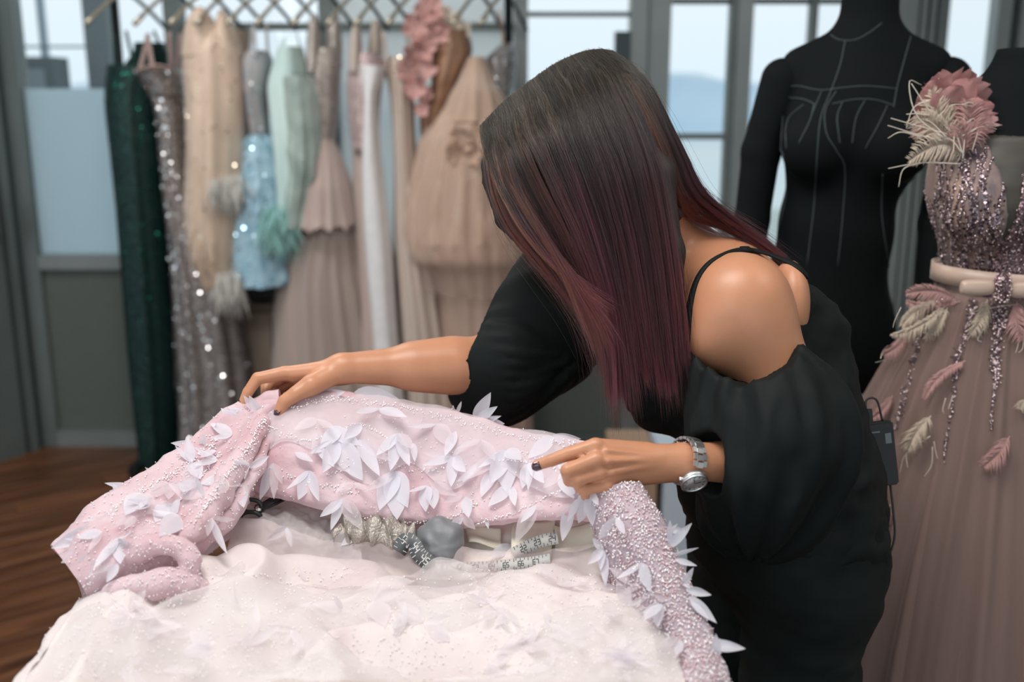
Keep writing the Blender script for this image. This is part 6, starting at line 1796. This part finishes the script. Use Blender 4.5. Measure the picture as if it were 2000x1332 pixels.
def tape(name, pts, nor, w, m, mi, label, start, step=.020, grp=None, th=.0005):
    root_p = A(*pts[0]); r_ = empty(name, root_p, label, 'tape measure', grp)
    P = crm(np.array([A(*p) for p in pts]), 70); NN = np.array(crm(np.array(nor, float), 70)) if np.ndim(nor) == 2 else np.tile(np.array(nor, float), (70, 1))
    t_ = nrm(np.gradient(P, axis=0)); NN = nrm(NN-t_*np.sum(NN*t_, 1, keepdims=True)); sd = np.cross(NN, t_)
    mb = MB(); mb.ribbon(P, NN, w, th); mb.build('tape', m, r_, True)
    s = np.concatenate([[0], np.cumsum(np.linalg.norm(np.diff(P, axis=0), axis=1))]); mk = MB(); dg = MB(); x = .004; k = 0; num = start
    while x < s[-1]-.004:
        i = min(np.searchsorted(s, x), 69); c = P[i]+NN[i]*(th+.0003)
        ln = w*(.45 if k % 2 == 0 else .25)
        for sg in (1, -1): mk.ribbon([c+sd[i]*sg*w*.48, c+sd[i]*sg*(w*.48-ln*.6)], NN[i], .0008, .0001)
        if k % 4 == 2:
            digits(str(num), c-t_[i]*.003, t_[i], sd[i], NN[i], w*.42, dg, r_); num += 1
        x += step/4; k += 1
    mk.build('tape_marks', mi, r_); dg.build('tape_figures', mi, r_)
    return r_
V_ = nrm(-FW+UP*.5)
tape('tape_measure', [(778, 1078, 1.300), (792, 1056, 1.304), (808, 1062, 1.298), (820, 1084, 1.290), (842, 1102, 1.286)], [RT*.4-FW, RT*.2-FW+UP*.4, -FW*1+RT*-.2, -FW, -FW+UP*.3], .020, M_tape, M_ink, 'dark grey tape measure curled beside the charcoal pincushion', 43)
tape('tape_measure', [(842, 1112, 1.292), (880, 1108, 1.296), (930, 1108, 1.294), (985, 1104, 1.288), (1040, 1098, 1.278), (1075, 1092, 1.272)], V_, .014, M_tape_l, M_inkd, 'pale tape measure lying along the lip of the pink skirt', 61)
tape('tape_measure', [(1002, 1082, 1.300), (1030, 1068, 1.296), (1060, 1056, 1.290), (1090, 1050, 1.284)], V_, .016, M_tape_l, M_inkd, 'short end of a pale tape measure on the ivory paper', 22)
# charcoal pincushion, gathered silver mesh ribbon, ivory papers, dark scissors
M_pin = mat('charcoal_satin', (.15, .155, .165), .5, sheen=.3)
f = Field(); c = A(866, 1062, 1.325); f.ell(c, np.array([RT, UP, FW]), (.028, .032, .028)).ell(c+RT*-.02-UP*.012, np.array([RT, UP, FW]), (.022, .022, .022))
f.disp = lambda P: .0012*np.sin(np.arctan2((P-c)@RT, (P-c)@UP)*7)+.010*fbm(P*34, 2); f.dm = .006
v, q = f.mesh(.0035); tag(mesh_from('pincushion', v, q, M_pin), 'charcoal satin pincushion under the lifted pink skirt', 'pincushion')
M_meshr = mat('silver_mesh', (.44, .40, .36), .35, .55, bump=.8, bscale=300, bdist=.004)
n, seg = 60, 40; P = crm(np.array([A(655, 1052, 1.338), A(690, 1040, 1.335), A(740, 1044, 1.33), A(790, 1050, 1.325), A(812, 1058, 1.322)]), n); Vr = np.zeros((n, seg, 3)); th = np.linspace(0, 2*math.pi, seg, endpoint=False)
for i in range(n):
    t = i/(n-1); rr_ = (.0165+.004*math.sin(t*44))*(1-.25*abs(2*t-1)**3)
    for k in range(seg): Vr[i, k] = P[i]+(UP*math.cos(th[k])*1.25+FW*math.sin(th[k]))*rr_*(1+.07*math.sin(5*th[k]+t*9))+RT*(.004*math.sin(th[k]*2+t*30))
i, k = np.meshgrid(np.arange(n-1), np.arange(seg), indexing='ij'); k2 = (k+1) % seg
tag(mesh_from('mesh_ribbon', Vr.reshape(-1, 3), np.stack([i*seg+k, (i+1)*seg+k, (i+1)*seg+k2, i*seg+k2], -1).reshape(-1, 4), M_meshr), 'gathered silver mesh ribbon bundled under the lifted skirt', 'ribbon')
M_paper = mat('ivory_paper', (.66, .61, .50), .7, var=.05, vscale=30)
def paper(pts, label, seed):
    a, b, c, d = [A(*p) for p in pts]; n = 14; vs = []; r = np.random.default_rng(seed)
    for i in range(n):
        for k in range(n):
            u, v = i/(n-1), k/(n-1); p = (a*(1-u)+b*u)*(1-v)+(d*(1-u)+c*u)*v
            vs.append(p+np.array([0, 0, .004*math.sin(u*4+seed)+.002*math.sin(v*7+seed*2)]))
    fs = [(i*n+k, i*n+k+1, (i+1)*n+k+1, (i+1)*n+k) for i in range(n-1) for k in range(n-1)]
    o = mesh_from('pattern_paper', vs, fs, M_paper); sm = o.modifiers.new('thick', 'SOLIDIFY'); sm.thickness = .0012
    tag(o, label, 'paper')
paper([(905, 1030, 1.36), (978, 1028, 1.35), (980, 1068, 1.325), (915, 1064, 1.335)], 'small ivory paper packet right of the pincushion', 1)
paper([(1000, 1015, 1.36), (1085, 1008, 1.33), (1075, 1085, 1.288), (998, 1082, 1.303)], 'ivory pattern paper under the short tape measure end', 2)
paper([(1082, 1025, 1.325), (1160, 1020, 1.29), (1165, 1070, 1.268), (1085, 1075, 1.285)], 'creased ivory pattern paper beside the beaded panel', 3)
sc_ = empty('scissors', A(540, 985, 1.355), 'dark steel scissors half hidden beneath petals at the left of the opening', 'scissors')
M_sc = mat('dark_steel', (.05, .055, .055), .35, .7)
for s in (-1, 1):
    a, b = A(500, 996+s*2, 1.365), A(575, 958-s*8, 1.38)
    MB().ribbon([a, (a+b)/2, b], -FW+UP, np.array([.013, .011, .002]), .0012).build('blade', M_sc, sc_)
    MB().tube([A(490, 1000+s*12, 1.36)+np.array([.014*math.cos(t), 0, .009*math.sin(t)]) for t in np.linspace(0, 2*math.pi, 24)], .003, 8, False).build('finger_ring', M_sc, sc_, True)
disc(A(505, 994, 1.360), nrm(-FW+UP), .004, .004, 14).build('pivot', M_steelp, sc_, True)
bpy.context.view_layer.update()
